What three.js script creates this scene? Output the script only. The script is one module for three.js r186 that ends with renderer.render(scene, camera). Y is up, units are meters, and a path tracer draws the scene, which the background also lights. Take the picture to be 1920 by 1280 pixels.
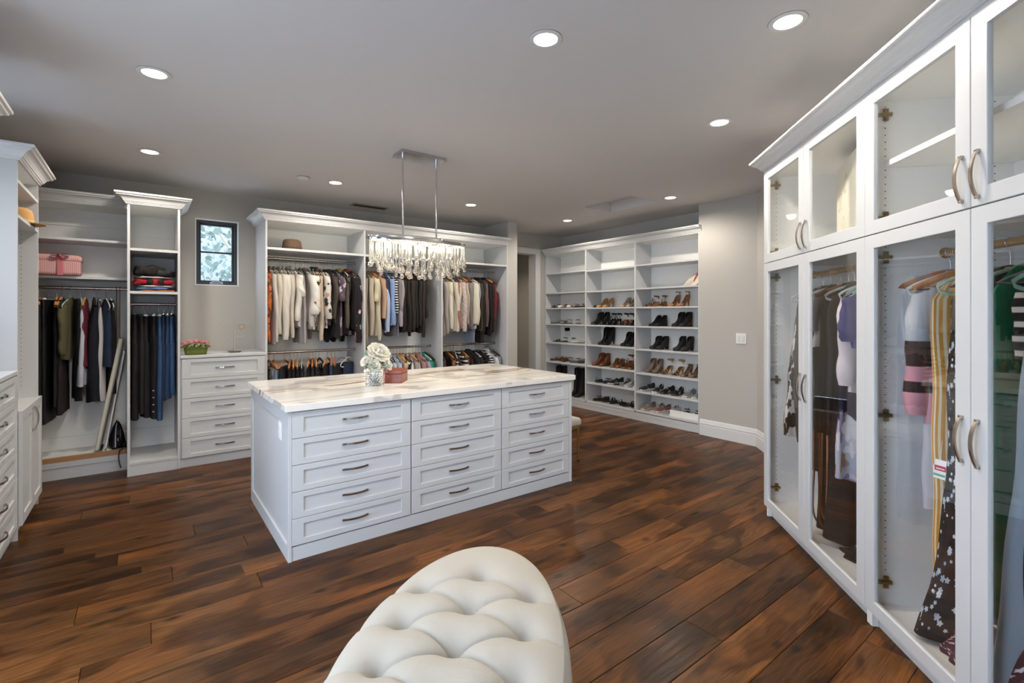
import * as THREE from 'three';
import { RoundedBoxGeometry } from 'three/addons/geometries/RoundedBoxGeometry.js';
import { mergeGeometries, mergeVertices, toCreasedNormals } from 'three/addons/utils/BufferGeometryUtils.js';
import { RectAreaLightUniformsLib } from 'three/addons/lights/RectAreaLightUniformsLib.js';

// ---------------------------------------------------------------- camera, sky, sun, exposure
// Plan coordinates used below: X to the right along the window wall, D away from the camera towards it (three.js z = -D), Y up, metres.
const scene = new THREE.Scene();
const W = 1920, H = 1280, FOCAL = 906.77;
const camera = new THREE.PerspectiveCamera(2 * Math.atan(H / 2 / FOCAL) * 180 / Math.PI, W / H, 0.05, 80);
camera.position.set(0, 1.43, 0);
camera.rotation.y = -37.32 * Math.PI / 180;
camera.setViewOffset(W, H, 0, 50.8, W, H);          // lens shifted down, verticals stay vertical
camera.updateProjectionMatrix();

const renderer = new THREE.WebGLRenderer({ antialias: true });
renderer.toneMapping = THREE.LinearToneMapping;
renderer.toneMappingExposure = 1.0;
renderer.shadowMap.enabled = true;
RectAreaLightUniformsLib.init();

const SKY = 9;                                     // brightness of the pale sky
{
  const w = 64, h = 32, d = new Float32Array(w * h * 4);
  for (let y = 0; y < h; y++) for (let x = 0; x < w; x++) {
    const e = (y + .5) / h * 2 - 1, t = Math.max(0, e), i = (y * w + x) * 4;
    const c = e < 0 ? [.50, .54, .58] : [.80 - .30 * t, .92 - .20 * t, 1.12 - .06 * t];
    for (let k = 0; k < 3; k++) d[i + k] = c[k] * SKY;
    d[i + 3] = 1;
  }
  const t = new THREE.DataTexture(d, w, h, THREE.RGBAFormat, THREE.FloatType);
  t.mapping = THREE.EquirectangularReflectionMapping; t.magFilter = t.minFilter = THREE.LinearFilter; t.needsUpdate = true;
  scene.background = t;
}
const sun = new THREE.DirectionalLight(0xfff0dc, 5);
sun.position.set(-2.6, 3.4, -13); sun.target.position.set(1.0, 1.9, -5.5);
sun.castShadow = true; sun.shadow.mapSize.set(2048, 2048);
Object.assign(sun.shadow.camera, { left: -9, right: 9, top: 9, bottom: -9, near: .1, far: 40 });
scene.add(sun, sun.target);

// ---------------------------------------------------------------- helpers
const used = new Map();
const numbered = (n) => { const k = used.get(n) || 0; used.set(n, k + 1); return k ? `${n}_${String(k).padStart(3, '0')}` : n; };
function tag(o, label, category, group, kind) {
  o.userData = { label, category };
  if (group) o.userData.group = group;
  if (kind) o.userData.kind = kind;
  return o;
}
function thing(name, label, category, X = 0, Y = 0, D = 0, turn = 0, group) {
  const o = new THREE.Group(); o.name = numbered(name); scene.add(o);
  o.position.set(X, Y, -D); o.rotation.y = turn;
  return tag(o, label, category, group);
}
const shade = (m) => { m.castShadow = m.receiveShadow = true; return m; };
function part(parent, name, geom, mat, label) {
  const m = shade(new THREE.Mesh(Array.isArray(geom) ? merge(geom) : geom, mat));
  m.name = numbered(name); parent.add(m);
  if (label) m.userData.label = label;
  return m;
}
function struct(name, geom, mat) { const m = part(scene, name, geom, mat); m.userData = { kind: 'structure' }; return m; }
function single(name, geom, mat, label, category, group) { const m = part(scene, name, geom, mat); return tag(m, label, category, group); }
function copyOf(o, label) {
  const c = o.clone(); c.name = numbered(o.name.replace(/_\d{3}$/, '')); c.userData = { ...o.userData, label };
  c.traverse((k) => { if (k !== c) { k.name = numbered(k.name.replace(/_\d{3}$/, '')); k.castShadow = k.receiveShadow = true; } });
  scene.add(c); return c;
}
const merge = (list) => {
  const l = list.flat(9).map((g) => { const q = g.index ? g.toNonIndexed() : g; for (const k of Object.keys(q.attributes)) if (!['position', 'normal', 'uv'].includes(k)) q.deleteAttribute(k);
    if (!q.attributes.uv) q.setAttribute('uv', new THREE.BufferAttribute(new Float32Array(q.attributes.position.count * 2), 2)); return q; });
  return l.length > 1 ? mergeGeometries(l) : l[0];
};
function rng(seed) { let s = seed >>> 0; return () => { s = (s + 0x6d2b79f5) | 0; let t = Math.imul(s ^ (s >>> 15), 1 | s); t = (t + Math.imul(t ^ (t >>> 7), 61 | t)) ^ t; return ((t ^ (t >>> 14)) >>> 0) / 4294967296; }; }
const V = (x, y, z) => new THREE.Vector3(x, y, z), PV = (X, Y, D) => new THREE.Vector3(X, Y, -D);
const lerp = (a, b, t) => a + (b - a) * t, clamp = (x, a = 0, b = 1) => Math.min(b, Math.max(a, x)), smooth = (a, b, x) => { const t = clamp((x - a) / (b - a)); return t * t * (3 - 2 * t); };
// box from limits, r > 0 rounds its edges
function box(x0, x1, y0, y1, z0, z1, r = 0) {
  const w = x1 - x0, h = y1 - y0, d = z1 - z0, R = Math.min(r, w / 2.1, h / 2.1, d / 2.1);
  const g = r > 0 ? new RoundedBoxGeometry(w, h, d, 1, R) : new THREE.BoxGeometry(w, h, d);
  return g.translate((x0 + x1) / 2, (y0 + y1) / 2, (z0 + z1) / 2);
}
const cyl = (r0, r1, h, x, y, z, n = 16) => new THREE.CylinderGeometry(r0, r1, h, n).translate(x, y, z);
function tube(pts, r, seg = 24, rad = 8, closed = false) { return new THREE.TubeGeometry(new THREE.CatmullRomCurve3(pts, closed, 'centripetal'), seg, r, rad, closed); }
function rod(a, b, r, n = 12) {
  const d = b.clone().sub(a), g = new THREE.CylinderGeometry(r, r, d.length(), n);
  return g.applyQuaternion(new THREE.Quaternion().setFromUnitVectors(V(0, 1, 0), d.clone().normalize())).translate((a.x + b.x) / 2, (a.y + b.y) / 2, (a.z + b.z) / 2);
}
const lathe = (pts, n = 32) => new THREE.LatheGeometry(pts.map(([r, y]) => new THREE.Vector2(r, y)), n);
// sweep a profile [[out, y]...] along a plan path [[x, z]...]; out is measured to the left of the walking direction
function sweep(path, profile) {
  const n = path.length, off = [];
  const nrm = (a, b) => { const dx = b[0] - a[0], dz = b[1] - a[1], l = Math.hypot(dx, dz); return [dz / l, -dx / l]; };
  for (let i = 0; i < n; i++) {
    if (i === 0) off.push(nrm(path[0], path[1]));
    else if (i === n - 1) off.push(nrm(path[n - 2], path[n - 1]));
    else { const a = nrm(path[i - 1], path[i]), b = nrm(path[i], path[i + 1]), s = [a[0] + b[0], a[1] + b[1]], k = 2 / (s[0] * s[0] + s[1] * s[1]); off.push([s[0] * k, s[1] * k]); }
  }
  const pos = [], pt = (i, j) => [path[i][0] + off[i][0] * profile[j][0], profile[j][1], path[i][1] + off[i][1] * profile[j][0]];
  for (let i = 0; i < n - 1; i++) for (let j = 0; j < profile.length - 1; j++) {
    const a = pt(i, j), b = pt(i + 1, j), c = pt(i + 1, j + 1), d = pt(i, j + 1);
    pos.push(...a, ...c, ...b, ...a, ...d, ...c);
  }
  const sh = new THREE.Shape(profile.map(([o, y]) => new THREE.Vector2(o, y))), cap = new THREE.ShapeGeometry(sh).toNonIndexed().attributes.position;
  for (const i of [0, n - 1]) for (let t = 0; t < cap.count; t += 3) for (const k of i ? [0, 1, 2] : [2, 1, 0]) { const o = cap.getX(t + k); pos.push(path[i][0] + off[i][0] * o, cap.getY(t + k), path[i][1] + off[i][1] * o); }
  const g = new THREE.BufferGeometry(); g.setAttribute('position', new THREE.Float32BufferAttribute(pos, 3)); g.computeVertexNormals(); return g;
}
// vertical prism over plan points [[X, D]...]
function slab(pts, y0, y1, holes = []) {
  const sh = new THREE.Shape(pts.map(([x, d]) => new THREE.Vector2(x, d)));
  for (const h of holes) sh.holes.push(new THREE.Path(h.map(([x, d]) => new THREE.Vector2(x, d))));
  return new THREE.ExtrudeGeometry(sh, { depth: y1 - y0, bevelEnabled: false }).rotateX(-Math.PI / 2).translate(0, y0, 0);
}
// upright panel in local x-y with holes, thickness along z
function sheet(x0, x1, y0, y1, z0, z1, holes = [], bevel = 0) {
  const b = bevel, sh = new THREE.Shape([[x0 + b, y0 + b], [x1 - b, y0 + b], [x1 - b, y1 - b], [x0 + b, y1 - b]].map((p) => new THREE.Vector2(...p)));
  for (const [a, c, e, f] of holes) sh.holes.push(new THREE.Path([[a - b, e - b], [a - b, f + b], [c + b, f + b], [c + b, e - b]].map((p) => new THREE.Vector2(...p))));
  return new THREE.ExtrudeGeometry(sh, { depth: z1 - z0 - 2 * b, bevelEnabled: b > 0, bevelSize: b, bevelThickness: b, bevelSegments: 1, curveSegments: 6 }).translate(0, 0, z0 + b);
}
// noise
const hash = (x, y) => { let h = Math.imul(x | 0, 374761393) + Math.imul(y | 0, 668265263) | 0; h = Math.imul(h ^ (h >>> 13), 1274126177); return ((h ^ (h >>> 16)) >>> 0) / 4294967296; };
function vnoise(x, y, px = 1 << 20, py = 1 << 20) {
  const xi = Math.floor(x), yi = Math.floor(y), u = x - xi, v = y - yi, a = u * u * (3 - 2 * u), b = v * v * (3 - 2 * v), m = (k, p) => ((k % p) + p) % p;
  const x0 = m(xi, px), x1 = m(xi + 1, px), y0 = m(yi, py), y1 = m(yi + 1, py);
  return lerp(lerp(hash(x0, y0), hash(x1, y0), a), lerp(hash(x0, y1), hash(x1, y1), a), b);
}
const fbm = (x, y, o = 4) => { let s = 0, a = .5; for (let i = 0; i < o; i++) { s += a * vnoise(x, y); x = x * 2 + 17.3; y = y * 2 + 9.1; a *= .5; } return s / (1 - Math.pow(.5, o)); };
function texture(w, h, f, { srgb = true, repeat } = {}) {
  const d = new Uint8Array(w * h * 4);
  for (let y = 0; y < h; y++) for (let x = 0; x < w; x++) { const c = f(x / w, y / h, x, y), i = (y * w + x) * 4; d[i] = clamp(c[0], 0, 255); d[i + 1] = clamp(c[1], 0, 255); d[i + 2] = clamp(c[2], 0, 255); d[i + 3] = c.length > 3 ? c[3] : 255; }
  const t = new THREE.DataTexture(d, w, h); t.wrapS = t.wrapT = THREE.RepeatWrapping; t.magFilter = THREE.LinearFilter; t.minFilter = THREE.LinearMipmapLinearFilter; t.generateMipmaps = true;
  if (srgb) t.colorSpace = THREE.SRGBColorSpace; if (repeat) t.repeat.set(...repeat); t.needsUpdate = true; return t;
}
function drawn(w, h, f, repeat) {
  const c = document.createElement('canvas'); c.width = w; c.height = h; f(c.getContext('2d'), w, h);
  const t = new THREE.CanvasTexture(c); t.colorSpace = THREE.SRGBColorSpace; t.wrapS = t.wrapT = THREE.RepeatWrapping; if (repeat) t.repeat.set(...repeat); return t;
}
const std = (color, roughness = .6, o = {}) => new THREE.MeshStandardMaterial({ color, roughness, ...o });

// ---------------------------------------------------------------- materials
const wallBump = texture(256, 256, (u, v) => { const n = 120 + 60 * fbm(u * 40, v * 40, 3); return [n, n, n]; }, { srgb: false, repeat: [2, 2] });
const M = {
  wall: std('#b8b5ae', .75, { bumpMap: wallBump, bumpScale: .0006 }),
  ceiling: std('#d3cfcc', .85, { bumpMap: wallBump, bumpScale: .0006 }),
  white: std('#c6c8c9', .38),
  whiteInLifted: std('#f0f0ec', .5),  // same white as the fronts, coloured paler to brighten the dim cabinet interiors
  trim: std('#d8d9d8', .4),
  hole: std('#3a3835', .8),
  chrome: std('#c9c9cc', .16, { metalness: 1 }),
  nickel: std('#b9aea2', .28, { metalness: 1 }),
  bronze: std('#8a7448', .35, { metalness: 1 }),
  brass: std('#c39a5a', .3, { metalness: 1 }),
  rodMetal: std('#b8aca4', .25, { metalness: 1 }),
  darkFrame: std('#33393f', .45),
  glass: new THREE.MeshPhysicalMaterial({ color: '#ffffff', transmission: 1, thickness: 0, roughness: 0, ior: 1.5 }),
  crystal: new THREE.MeshPhysicalMaterial({ color: '#fffbf2', transmission: 1, thickness: .01, roughness: 0, ior: 1.5 }),
  bulb: std('#ffffff', .5, { emissive: '#ffeccc', emissiveIntensity: 32 }),
  lamp: std('#ffffff', .5, { emissive: '#fff1da', emissiveIntensity: 9 }),
  wood: std('#b98a5c', .5), rubber: std('#1c1b1b', .6), plasticWhite: std('#e8e8e4', .45), black: std('#191819', .7),
};
// ---------------------------------------------------------------- the room
const CEIL = 2.744, ROOM = [[-1.23, -2], [.733, -2], [5.29, 2.557], [5.29, 3.25], [5.67, 3.25], [5.67, 6.07], [-1.23, 6.07]];
struct('ceiling', slab([[-1.4, -2.2], [.8, -2.2], [5.5, 2.5], [5.8, 3], [5.8, 6.25], [-1.4, 6.25]], CEIL, CEIL + .14, [[[4.29, 3.46], [4.29, 4.18], [4.79, 4.18], [4.79, 3.46]]]), M.ceiling);
tag(part(scene, 'attic_hatch', box(4.25, 4.83, CEIL + .125, CEIL + .165, -4.22, -3.42), M.ceiling), 'recessed square attic hatch panel in the ceiling before the shoe shelves', 'hatch');
struct('wall_back', sheet(-1.4, 5.85, 0, CEIL, -6.23, -6.07, [[.434, .837, 1.74, 2.447], [4.42, 5.115, .002, 2.425]]), M.wall);
struct('wall_pillar', box(4.099, 4.264, 0, CEIL, -6.07, -5.471), M.wall);
struct('wall_right', slab([[5.67, 3.25], [5.79, 3.25], [5.79, 6.07], [5.67, 6.07]], 0, CEIL), M.wall);
struct('wall_angled', slab([[5.29, 2.557], [5.29, 3.25], [5.67, 3.25], [5.79, 3.25], [5.79, 2.5], [.9, -2.05], [.733, -2]], 0, CEIL), M.wall);
struct('wall_left', sheet(-6.23, 2.15, 0, CEIL, -1.39, -1.23, [[-2.5, -.5, .06, 2.45], [-4.22, -3.64, 1.4, 2.45]]).rotateY(0).applyMatrix4(new THREE.Matrix4().set(0, 0, 1, 0, 0, 1, 0, 0, 1, 0, 0, 0, 0, 0, 0, 1)), M.wall);
struct('wall_front', sheet(-1.39, .9, 0, CEIL, 2, 2.15, [[-1.1, -.1, .06, 2.45]]), M.wall);
const baseProfile = [[0, 0], [.016, 0], [.016, .118], [.0125, .123], [.0125, .127], [.016, .131], [.016, .143], [.012, .153], [.012, .157], [.009, .17], [.006, .18], [.004, .185], [0, .187]];
struct('baseboard_right', sweep([[3.2, -.467], [5.29, -2.557], [5.29, -3.232]], baseProfile), M.trim);
struct('baseboard_back', sweep([[4.264, -6.07], [4.264, -5.471], [4.1, -5.471]].reverse(), baseProfile), M.trim);
{ // door casing and the hall behind the opening
  const prof = [[0, 0], [.02, 0], [.02, .02], [.016, .03], [.018, .07], [.012, .09], [0, .09]];
  struct('trim_1', [box(5.115, 5.205, 0, 2.425, -6.071, -6.05, .004), box(4.33, 5.205, 2.425, 2.505, -6.071, -6.05, .004), box(4.33, 4.42, 0, 2.425, -6.071, -6.05, .004), box(5.10, 5.1152, 0, 2.425, -6.231, -6.05), box(4.41, 5.1152, 2.41, 2.4252, -6.231, -6.05)], M.trim);
  struct('wall_hall', [box(3.9, 5.9, 0, 2.744, -7.6, -7.5), box(3.8, 3.9, 0, 2.744, -7.6, -6.23), box(5.85, 5.95, 0, 2.744, -7.6, -6.23)], M.wall);
  struct('ceiling_hall', box(3.8, 5.95, 2.744, 2.84, -7.6, -6.231), M.ceiling);
}
// ---- floor boards, one mesh each
const woodMap = texture(2048, 1024, (u, v) => {
  const x = u * 2.56, y = v * .64, warp = fbm(x * 2.2, y * 7, 3) - .5;
  const streak = fbm(x * 3 + warp * 2, y * 120 + warp * 14, 3), fine = fbm(x * 16, y * 420, 2), blot = fbm(x * 1.7 + 40, y * 5 + 9 + warp, 4), red = fbm(x * 2.3 + 90, y * 6 + 33, 3);
  let k = .74 + .34 * (streak - .5) + .22 * (fine - .5) + .5 * (blot - .5);
  const dark = smooth(.56, .70, fbm(x * 2.6 + 7, y * 9 + 70 + warp * 2, 4)); k *= 1 - .34 * dark;
  const kx = ((x / .85) % 1) - .5, ky = ((y / .21) % 1) - .5, kid = hash(Math.floor(x / .85) + 5, Math.floor(y / .21) + 3);
  const kd = Math.hypot(kx * .85 + (kid - .5) * .5, (ky * .21 + (kid - .5) * .08) * 2.2);
  if (kid > .45) k *= 1 - .45 * smooth(.05, .008, kd + .02 * (streak - .5));
  const r = smooth(.35, .7, red);
  const w = dark * .5; return [k * lerp(152, 166, r) * (1 + .1 * w), k * lerp(108, 112, r), k * lerp(64, 64, r) * (1 - .3 * w)];
});
const woodRough = texture(512, 256, (u, v) => { const n = 255 * (.36 + .22 * (fbm(u * 10, v * 90, 3) - .5) + .1 * (fbm(u * 5, v * 5, 3) - .5)); return [n, n, n]; }, { srgb: false });
const woodBump = texture(1024, 512, (u, v) => { const n = 255 * (.6 * fbm(u * 14, v * 130, 3) + .4 * fbm(u * 7, v * 18, 3)); return [n, n, n]; }, { srgb: false });
const boardMats = ['#b5a898', '#c2b4a2', '#cfc0ac', '#aa9e90', '#d8c6b0', '#bbad9c'].map((c) => new THREE.MeshPhysicalMaterial({ color: c, specularIntensity: .3, map: woodMap, roughnessMap: woodRough, roughness: .95, bumpMap: woodBump, bumpScale: .0009 }));
{
  const floor = struct('floor', slab([[-1.3, -2.1], [.8, -2.1], [5.4, 2.5], [5.75, 3.2], [5.75, 7.6], [-1.3, 7.6]], -.12, -.0205), std('#1d130d', .9));
  const R = rng(5), pw = .187, d0 = 1.497 - pw * 19;
  const fixed = { 19: 2.32, 20: 1.726, 25: .028, 27: -.255, 30: -.12, 31: .268, 18: 1.15, 17: 2.02, 21: 2.9, 22: 1.02, 23: 3.4, 16: 1.55, 24: 1.9, 26: 2.6 };
  for (let k = 0; k < 44; k++) {
    const a = d0 + k * pw, b = a + pw; if (b < -1.9 || a > 7.2) continue;
    const xmax = a > 6.07 ? 5.8 : a > 3.2 ? 5.66 : Math.min(5.28, b + 2.74), xmin = a > 6.07 ? 3.95 : -1.23;
    let x = (fixed[k] ?? R() * 2) - 3 * 2.1; const cuts = []; while (x < xmax + 3) { cuts.push(x); x += fixed[k] !== undefined && x < fixed[k] ? 2.1 : 1.1 + R() * 1.3; }
    for (let i = 0; i < cuts.length - 1; i++) {
      const p = Math.max(xmin, cuts[i]), q = Math.min(xmax, cuts[i + 1]); if (q - p < .03) continue;
      const far = a < 3.2 && q > a + 2.7, poly = far ? [[p, a], [Math.max(p + .01, Math.min(q, a + 2.73)), a], [q, Math.min(b, Math.max(a, q - 2.73))], [q, b], [p, b]] : [[p, a], [q, a], [q, b], [p, b]];
      const g = .0026, sh = new THREE.Shape(poly.map(([X, D]) => new THREE.Vector2(X + (X === p ? g : X === q ? -g : 0), D + (D === a ? g : D === b ? -g : 0))));
      const geo = new THREE.ExtrudeGeometry(sh, { depth: .016, bevelEnabled: true, bevelSize: .0018, bevelThickness: .002, bevelSegments: 1 }).rotateX(-Math.PI / 2).translate(0, -.018, 0);
      const P = geo.attributes.position, uv = geo.attributes.uv, ou = R() * 7, ov = R() * 5;
      for (let j = 0; j < P.count; j++) uv.setXY(j, (P.getX(j) - p) / 2.56 + ou, (-P.getZ(j) - a) / .64 + ov);
      part(floor, 'plank', geo, boardMats[Math.floor(R() * 6)]);
    }
  }
}
// ---- windows
function windowUnit(n, w, h) { const g = new THREE.Group(); g.name = 'window_' + n; g.userData = { kind: 'structure' }; scene.add(g); return g; }
{
  const g = windowUnit(1); g.position.set(.6355, 2.0935, -6.13);
  const w = .192, h = .344, f = .03;
  part(g, 'window_sill', [box(-.2014, -w, -h, h, -.08, .0595), box(w, .2014, -h, h, -.08, .0595), box(-.2014, .2014, h, .3534, -.08, .0595), box(-.2014, .2014, -.3534, -h, -.08, .0595)], std('#f2f2f0', .5));
  part(g, 'window_frame', sheet(-w + .0005, w - .0005, -h + .0005, h - .0005, -.07, .012, [[-w + f, w - f, -h + f, h - f]], .003), M.darkFrame);
  part(g, 'window_sash', sheet(-w + f + .001, w - f - .001, -h + f + .001, h - f - .001, -.055, -.018, [[-w + f + .018, w - f - .018, -h + f + .018, h - f - .018]], .003), M.darkFrame);
  part(g, 'muntin', box(-w + f + .016, w - f - .016, .0, .018, -.05, -.022, .003), M.darkFrame);
  part(g, 'pane', box(-w + .044, w - .044, .014, h - .044, -.039, -.035), M.glass);
  part(g, 'pane', box(-w + .044, w - .044, -h + .044, .004, -.039, -.035), M.glass);
  const c = part(g, 'crank_handle', [box(-.07, .055, -h + .004, -h + .018, .01, .03, .004), tube([V(-.065, -h + .02, .03), V(-.03, -h + .032, .04), V(.02, -h + .03, .04), V(.05, -h + .024, .032)], .006, 12, 6)], M.chrome);
  part(c, 'latch', box(.022, .036, -h + .02, -h + .06, .006, .024, .003), M.darkFrame);
}
for (const [n, x, z, y, w, h, turn] of [[2, -1.31, -1.5, 1.255, 1.0, 1.195, 0], [3, -1.31, -3.93, 1.925, .29, .525, 0], [4, -.6, 2.075, 1.255, .5, 1.195, Math.PI / 2]]) { // unseen windows, two in the left wall (a glazed door beside the ottoman, sized for the light, a window above the left chest), the last added behind the camera for fill light: the cool daylight comes from them
  const g = windowUnit(n); g.position.set(x, y, z); g.rotation.y = turn;
  part(g, 'window_frame', [box(-.03, .03, -h, h, -w, -w + .04), box(-.03, .03, -h, h, w - .04, w), box(-.02, .02, -h, h, -.012, .012), box(-.03, .03, -h, -h + .04, -w, w), box(-.03, .03, h - .04, h, -w, w)], M.darkFrame);
  for (const k of [-1, 1]) part(g, 'pane', box(-.003, .003, -h + .04, h - .04, k * w / 2 - w / 2 + .02, k * w / 2 + w / 2 - .02), M.glass);
}
// ---- outside
const gravel = std('#dedbd6', .95);
struct('ground', box(-30, 30, -.5, -.2, -40, 25), gravel);
{
  const g = new THREE.PlaneGeometry(40, 14, 60, 24).rotateX(-Math.PI / 2), P = g.attributes.position;
  for (let i = 0; i < P.count; i++) { const x = P.getX(i), z = P.getZ(i); P.setY(i, 7.5 * smooth(7, -6, z) + .5 * (fbm(x * .35 + 9, z * .35 + 4, 3) - .5)); }
  g.computeVertexNormals(); struct('hill', g.translate(2, -.2, -20), std('#6a6a64', .95));
  const leaf = new THREE.CircleGeometry(.5, 5).scale(.6, 1, 1), leafMat = new THREE.MeshPhysicalMaterial({ color: '#5d6c62', roughness: .8, transmission: .3, thickness: 0 });
  const bark = std('#a59c8e', .9), R = rng(12);
  for (const [x, d, h, label] of [[-.4, 12.5, 7, 'pale leafy tree on the slope outside, left in the small window'], [2.3, 14.5, 8, 'pale leafy tree on the slope outside, right in the small window']]) {
    const t = thing('tree', label, 'tree', x, .6, d);
    part(t, 'trunk', [tube([V(0, -1, 0), V(.1, 1, .1), V(-.1, 2.6, 0), V(.5, h * .8, 0)], .13, 16, 7), tube([V(-.05, 1.6, 0), V(.6, 2.5, .3), V(1.3, 3.3, .4), V(1.9, 4.6, .4)], .06, 12, 6), tube([V(0, 1.9, 0), V(-.7, 2.8, .3), V(-1.2, 4.2, .2)], .055, 12, 6), tube([V(.4, 2.3, .2), V(-.1, 2.7, .6), V(-.6, 2.9, .7)], .035, 10, 6)], bark);
    const N = 3000, im = new THREE.InstancedMesh(leaf, leafMat, N), m = new THREE.Matrix4(), q = new THREE.Quaternion(), e = new THREE.Euler();
    for (let i = 0; i < N; i++) { const a = R() * 6.283, r = 2.3 * Math.sqrt(R()), y = 1.2 + R() * (h - 1), c = Math.floor(R() * 9); const s = .10 + R() * .12;
      m.compose(V(Math.cos(a) * r + Math.sin(c) * .5, y + .4 * Math.sin(c * 2), Math.sin(a) * r + Math.cos(c) * .5), q.setFromEuler(e.set(R() * 6, R() * 6, R() * 6)), V(s, s, s)); im.setMatrixAt(i, m); }
    im.name = numbered('foliage'); im.userData.kind = 'stuff'; t.add(shade(im));
  }
}
// ---------------------------------------------------------------- ceiling fittings
const lampRows = [[1.527, 1.738, 'recessed ceiling light nearest the top edge, above the room centre'], [2.299, .975, 'recessed ceiling light before the glass cabinets, nearest to them'], [.047, 3.276, 'recessed ceiling light on the far left, above the open floor'], [3.134, 1.77, 'recessed ceiling light above the middle of the floor, left of the glass cabinets'],
  [.042, 4.877, 'recessed ceiling light in front of the pink box bay'], [1.523, 4.9, 'recessed ceiling light beside the smoke detector'], [3.123, 4.91, 'recessed ceiling light right of the chandelier rods, before the wardrobe'], [4.716, 4.907, 'recessed ceiling light before the doorway, farthest of all'], [4.711, 3.243, 'recessed ceiling light beside the attic hatch'],
  [.045, 1.72, 'recessed ceiling light just outside the frame on the left']];
{
  const ring = lathe([[.056, -.001], [.058, -.006], [.078, -.004], [.08, 0], [.056, .001]], 40), disc = new THREE.CylinderGeometry(.057, .057, .003, 40);
  for (const [X, D, label] of lampRows) {
    const t = thing('recessed_light', label, 'ceiling light', X, CEIL, D);
    part(t, 'trim_ring', ring, M.trim);
    const l = part(t, 'lens', disc, M.lamp); l.position.y = -.003;
    const s = new THREE.SpotLight('#fff4e6', 6, 0, 1.46, .42, 2); s.position.set(0, -.012, 0); s.target.position.set(0, -2, 0); s.castShadow = true; s.shadow.radius = 2.6; s.shadow.camera.near = .02; t.add(s, s.target);
  }
  const hl = thing('recessed_light', 'recessed ceiling light in the hall behind the doorway', 'ceiling light', 4.9, CEIL, 6.9);
  part(hl, 'trim_ring', ring, M.trim); part(hl, 'lens', disc, M.lamp).position.y = -.003;
  const s = new THREE.SpotLight('#ffedd6', 5, 0, 1.2, .8, 2); s.position.set(0, -.012, 0); s.target.position.set(0, -2, 0); s.castShadow = true; s.shadow.radius = 2.6; hl.add(s, s.target);
  single('smoke_detector', lathe([[0, -.028], [.03, -.028], [.045, -.024], [.055, -.012], [.056, 0], [0, 0]], 28).translate(1.22, CEIL, -4.895), M.trim, 'small round white smoke detector on the ceiling', 'detector');
  single('sprinkler_cover', lathe([[0, -.006], [.03, -.006], [.036, -.002], [.036, 0], [0, 0]], 24).translate(4.725, CEIL, -4.422), M.trim, 'flat round sprinkler cover on the ceiling near the hatch', 'sprinkler cover');
  const v = thing('ceiling_vent', 'long narrow air vent with dark louvres in the ceiling above the wardrobe', 'vent', 2.19, CEIL, 5.73);
  part(v, 'vent_frame', sheet(-.22, .22, -.07, .07, 0, .008, [[-.195, .195, -.045, .045]], .002).rotateX(Math.PI / 2), std('#a89d92', .7));
  part(v, 'backing', box(-.196, .196, -.004, -.001, -.046, .046), std('#241c15', .9));
  for (let i = 0; i < 6; i++) part(v, 'louvre', box(-.194, .194, -.001, .001, -.009, .009).rotateX(.7).translate(0, -.006, -.037 + i * .0148), std('#574a3d', .7));
}
// ---------------------------------------------------------------- cabinets; local frame: x to the right seen from the front, y up, z = 0 the front, depth towards -z
const T = .019, TOP = 2.42;
const crownProfile = [[0, 2.405], [.012, 2.405], [.012, 2.414], [.02, 2.416], [.02, 2.423], [.027, 2.426], [.032, 2.436], [.042, 2.45], [.056, 2.461], [.07, 2.466], [.074, 2.47], [.074, 2.476], [.086, 2.48], [.088, 2.486], [.088, 2.496], [0, 2.496]];
const handleGeo = (() => { // arched bar pull, 16 cm, along x, foot on z = 0
  const bow = [], R = .35, n = 14; for (let i = 0; i <= n; i++) { const x = lerp(-.08, .08, i / n), z = .028 - (x * x) / (.08 * .08) * .02; bow.push([x, z]); }
  const pos = [], w = .006, quad = (a, b, c, d) => pos.push(...a, ...b, ...c, ...a, ...c, ...d);
  for (let i = 0; i < n; i++) { const [x0, z0] = bow[i], [x1, z1] = bow[i + 1], t = .0055; const c = (x, z, s, k) => [x, s * w, z + k];
    quad(c(x0, z0, -1, 0), c(x1, z1, -1, 0), c(x1, z1, 1, 0), c(x0, z0, 1, 0)); quad(c(x0, z0, 1, -t), c(x1, z1, 1, -t), c(x1, z1, -1, -t), c(x0, z0, -1, -t));
    quad(c(x0, z0, 1, 0), c(x1, z1, 1, 0), c(x1, z1, 1, -t), c(x0, z0, 1, -t)); quad(c(x0, z0, -1, -t), c(x1, z1, -1, -t), c(x1, z1, -1, 0), c(x0, z0, -1, 0)); }
  const g = new THREE.BufferGeometry(); g.setAttribute('position', new THREE.Float32BufferAttribute(pos, 3)); g.computeVertexNormals();
  return merge([g, box(-.082, -.069, -.0065, .0065, 0, .011, .002), box(.069, .082, -.0065, .0065, 0, .011, .002)]);
})();
const handleUp = handleGeo.clone().rotateZ(Math.PI / 2);
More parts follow.
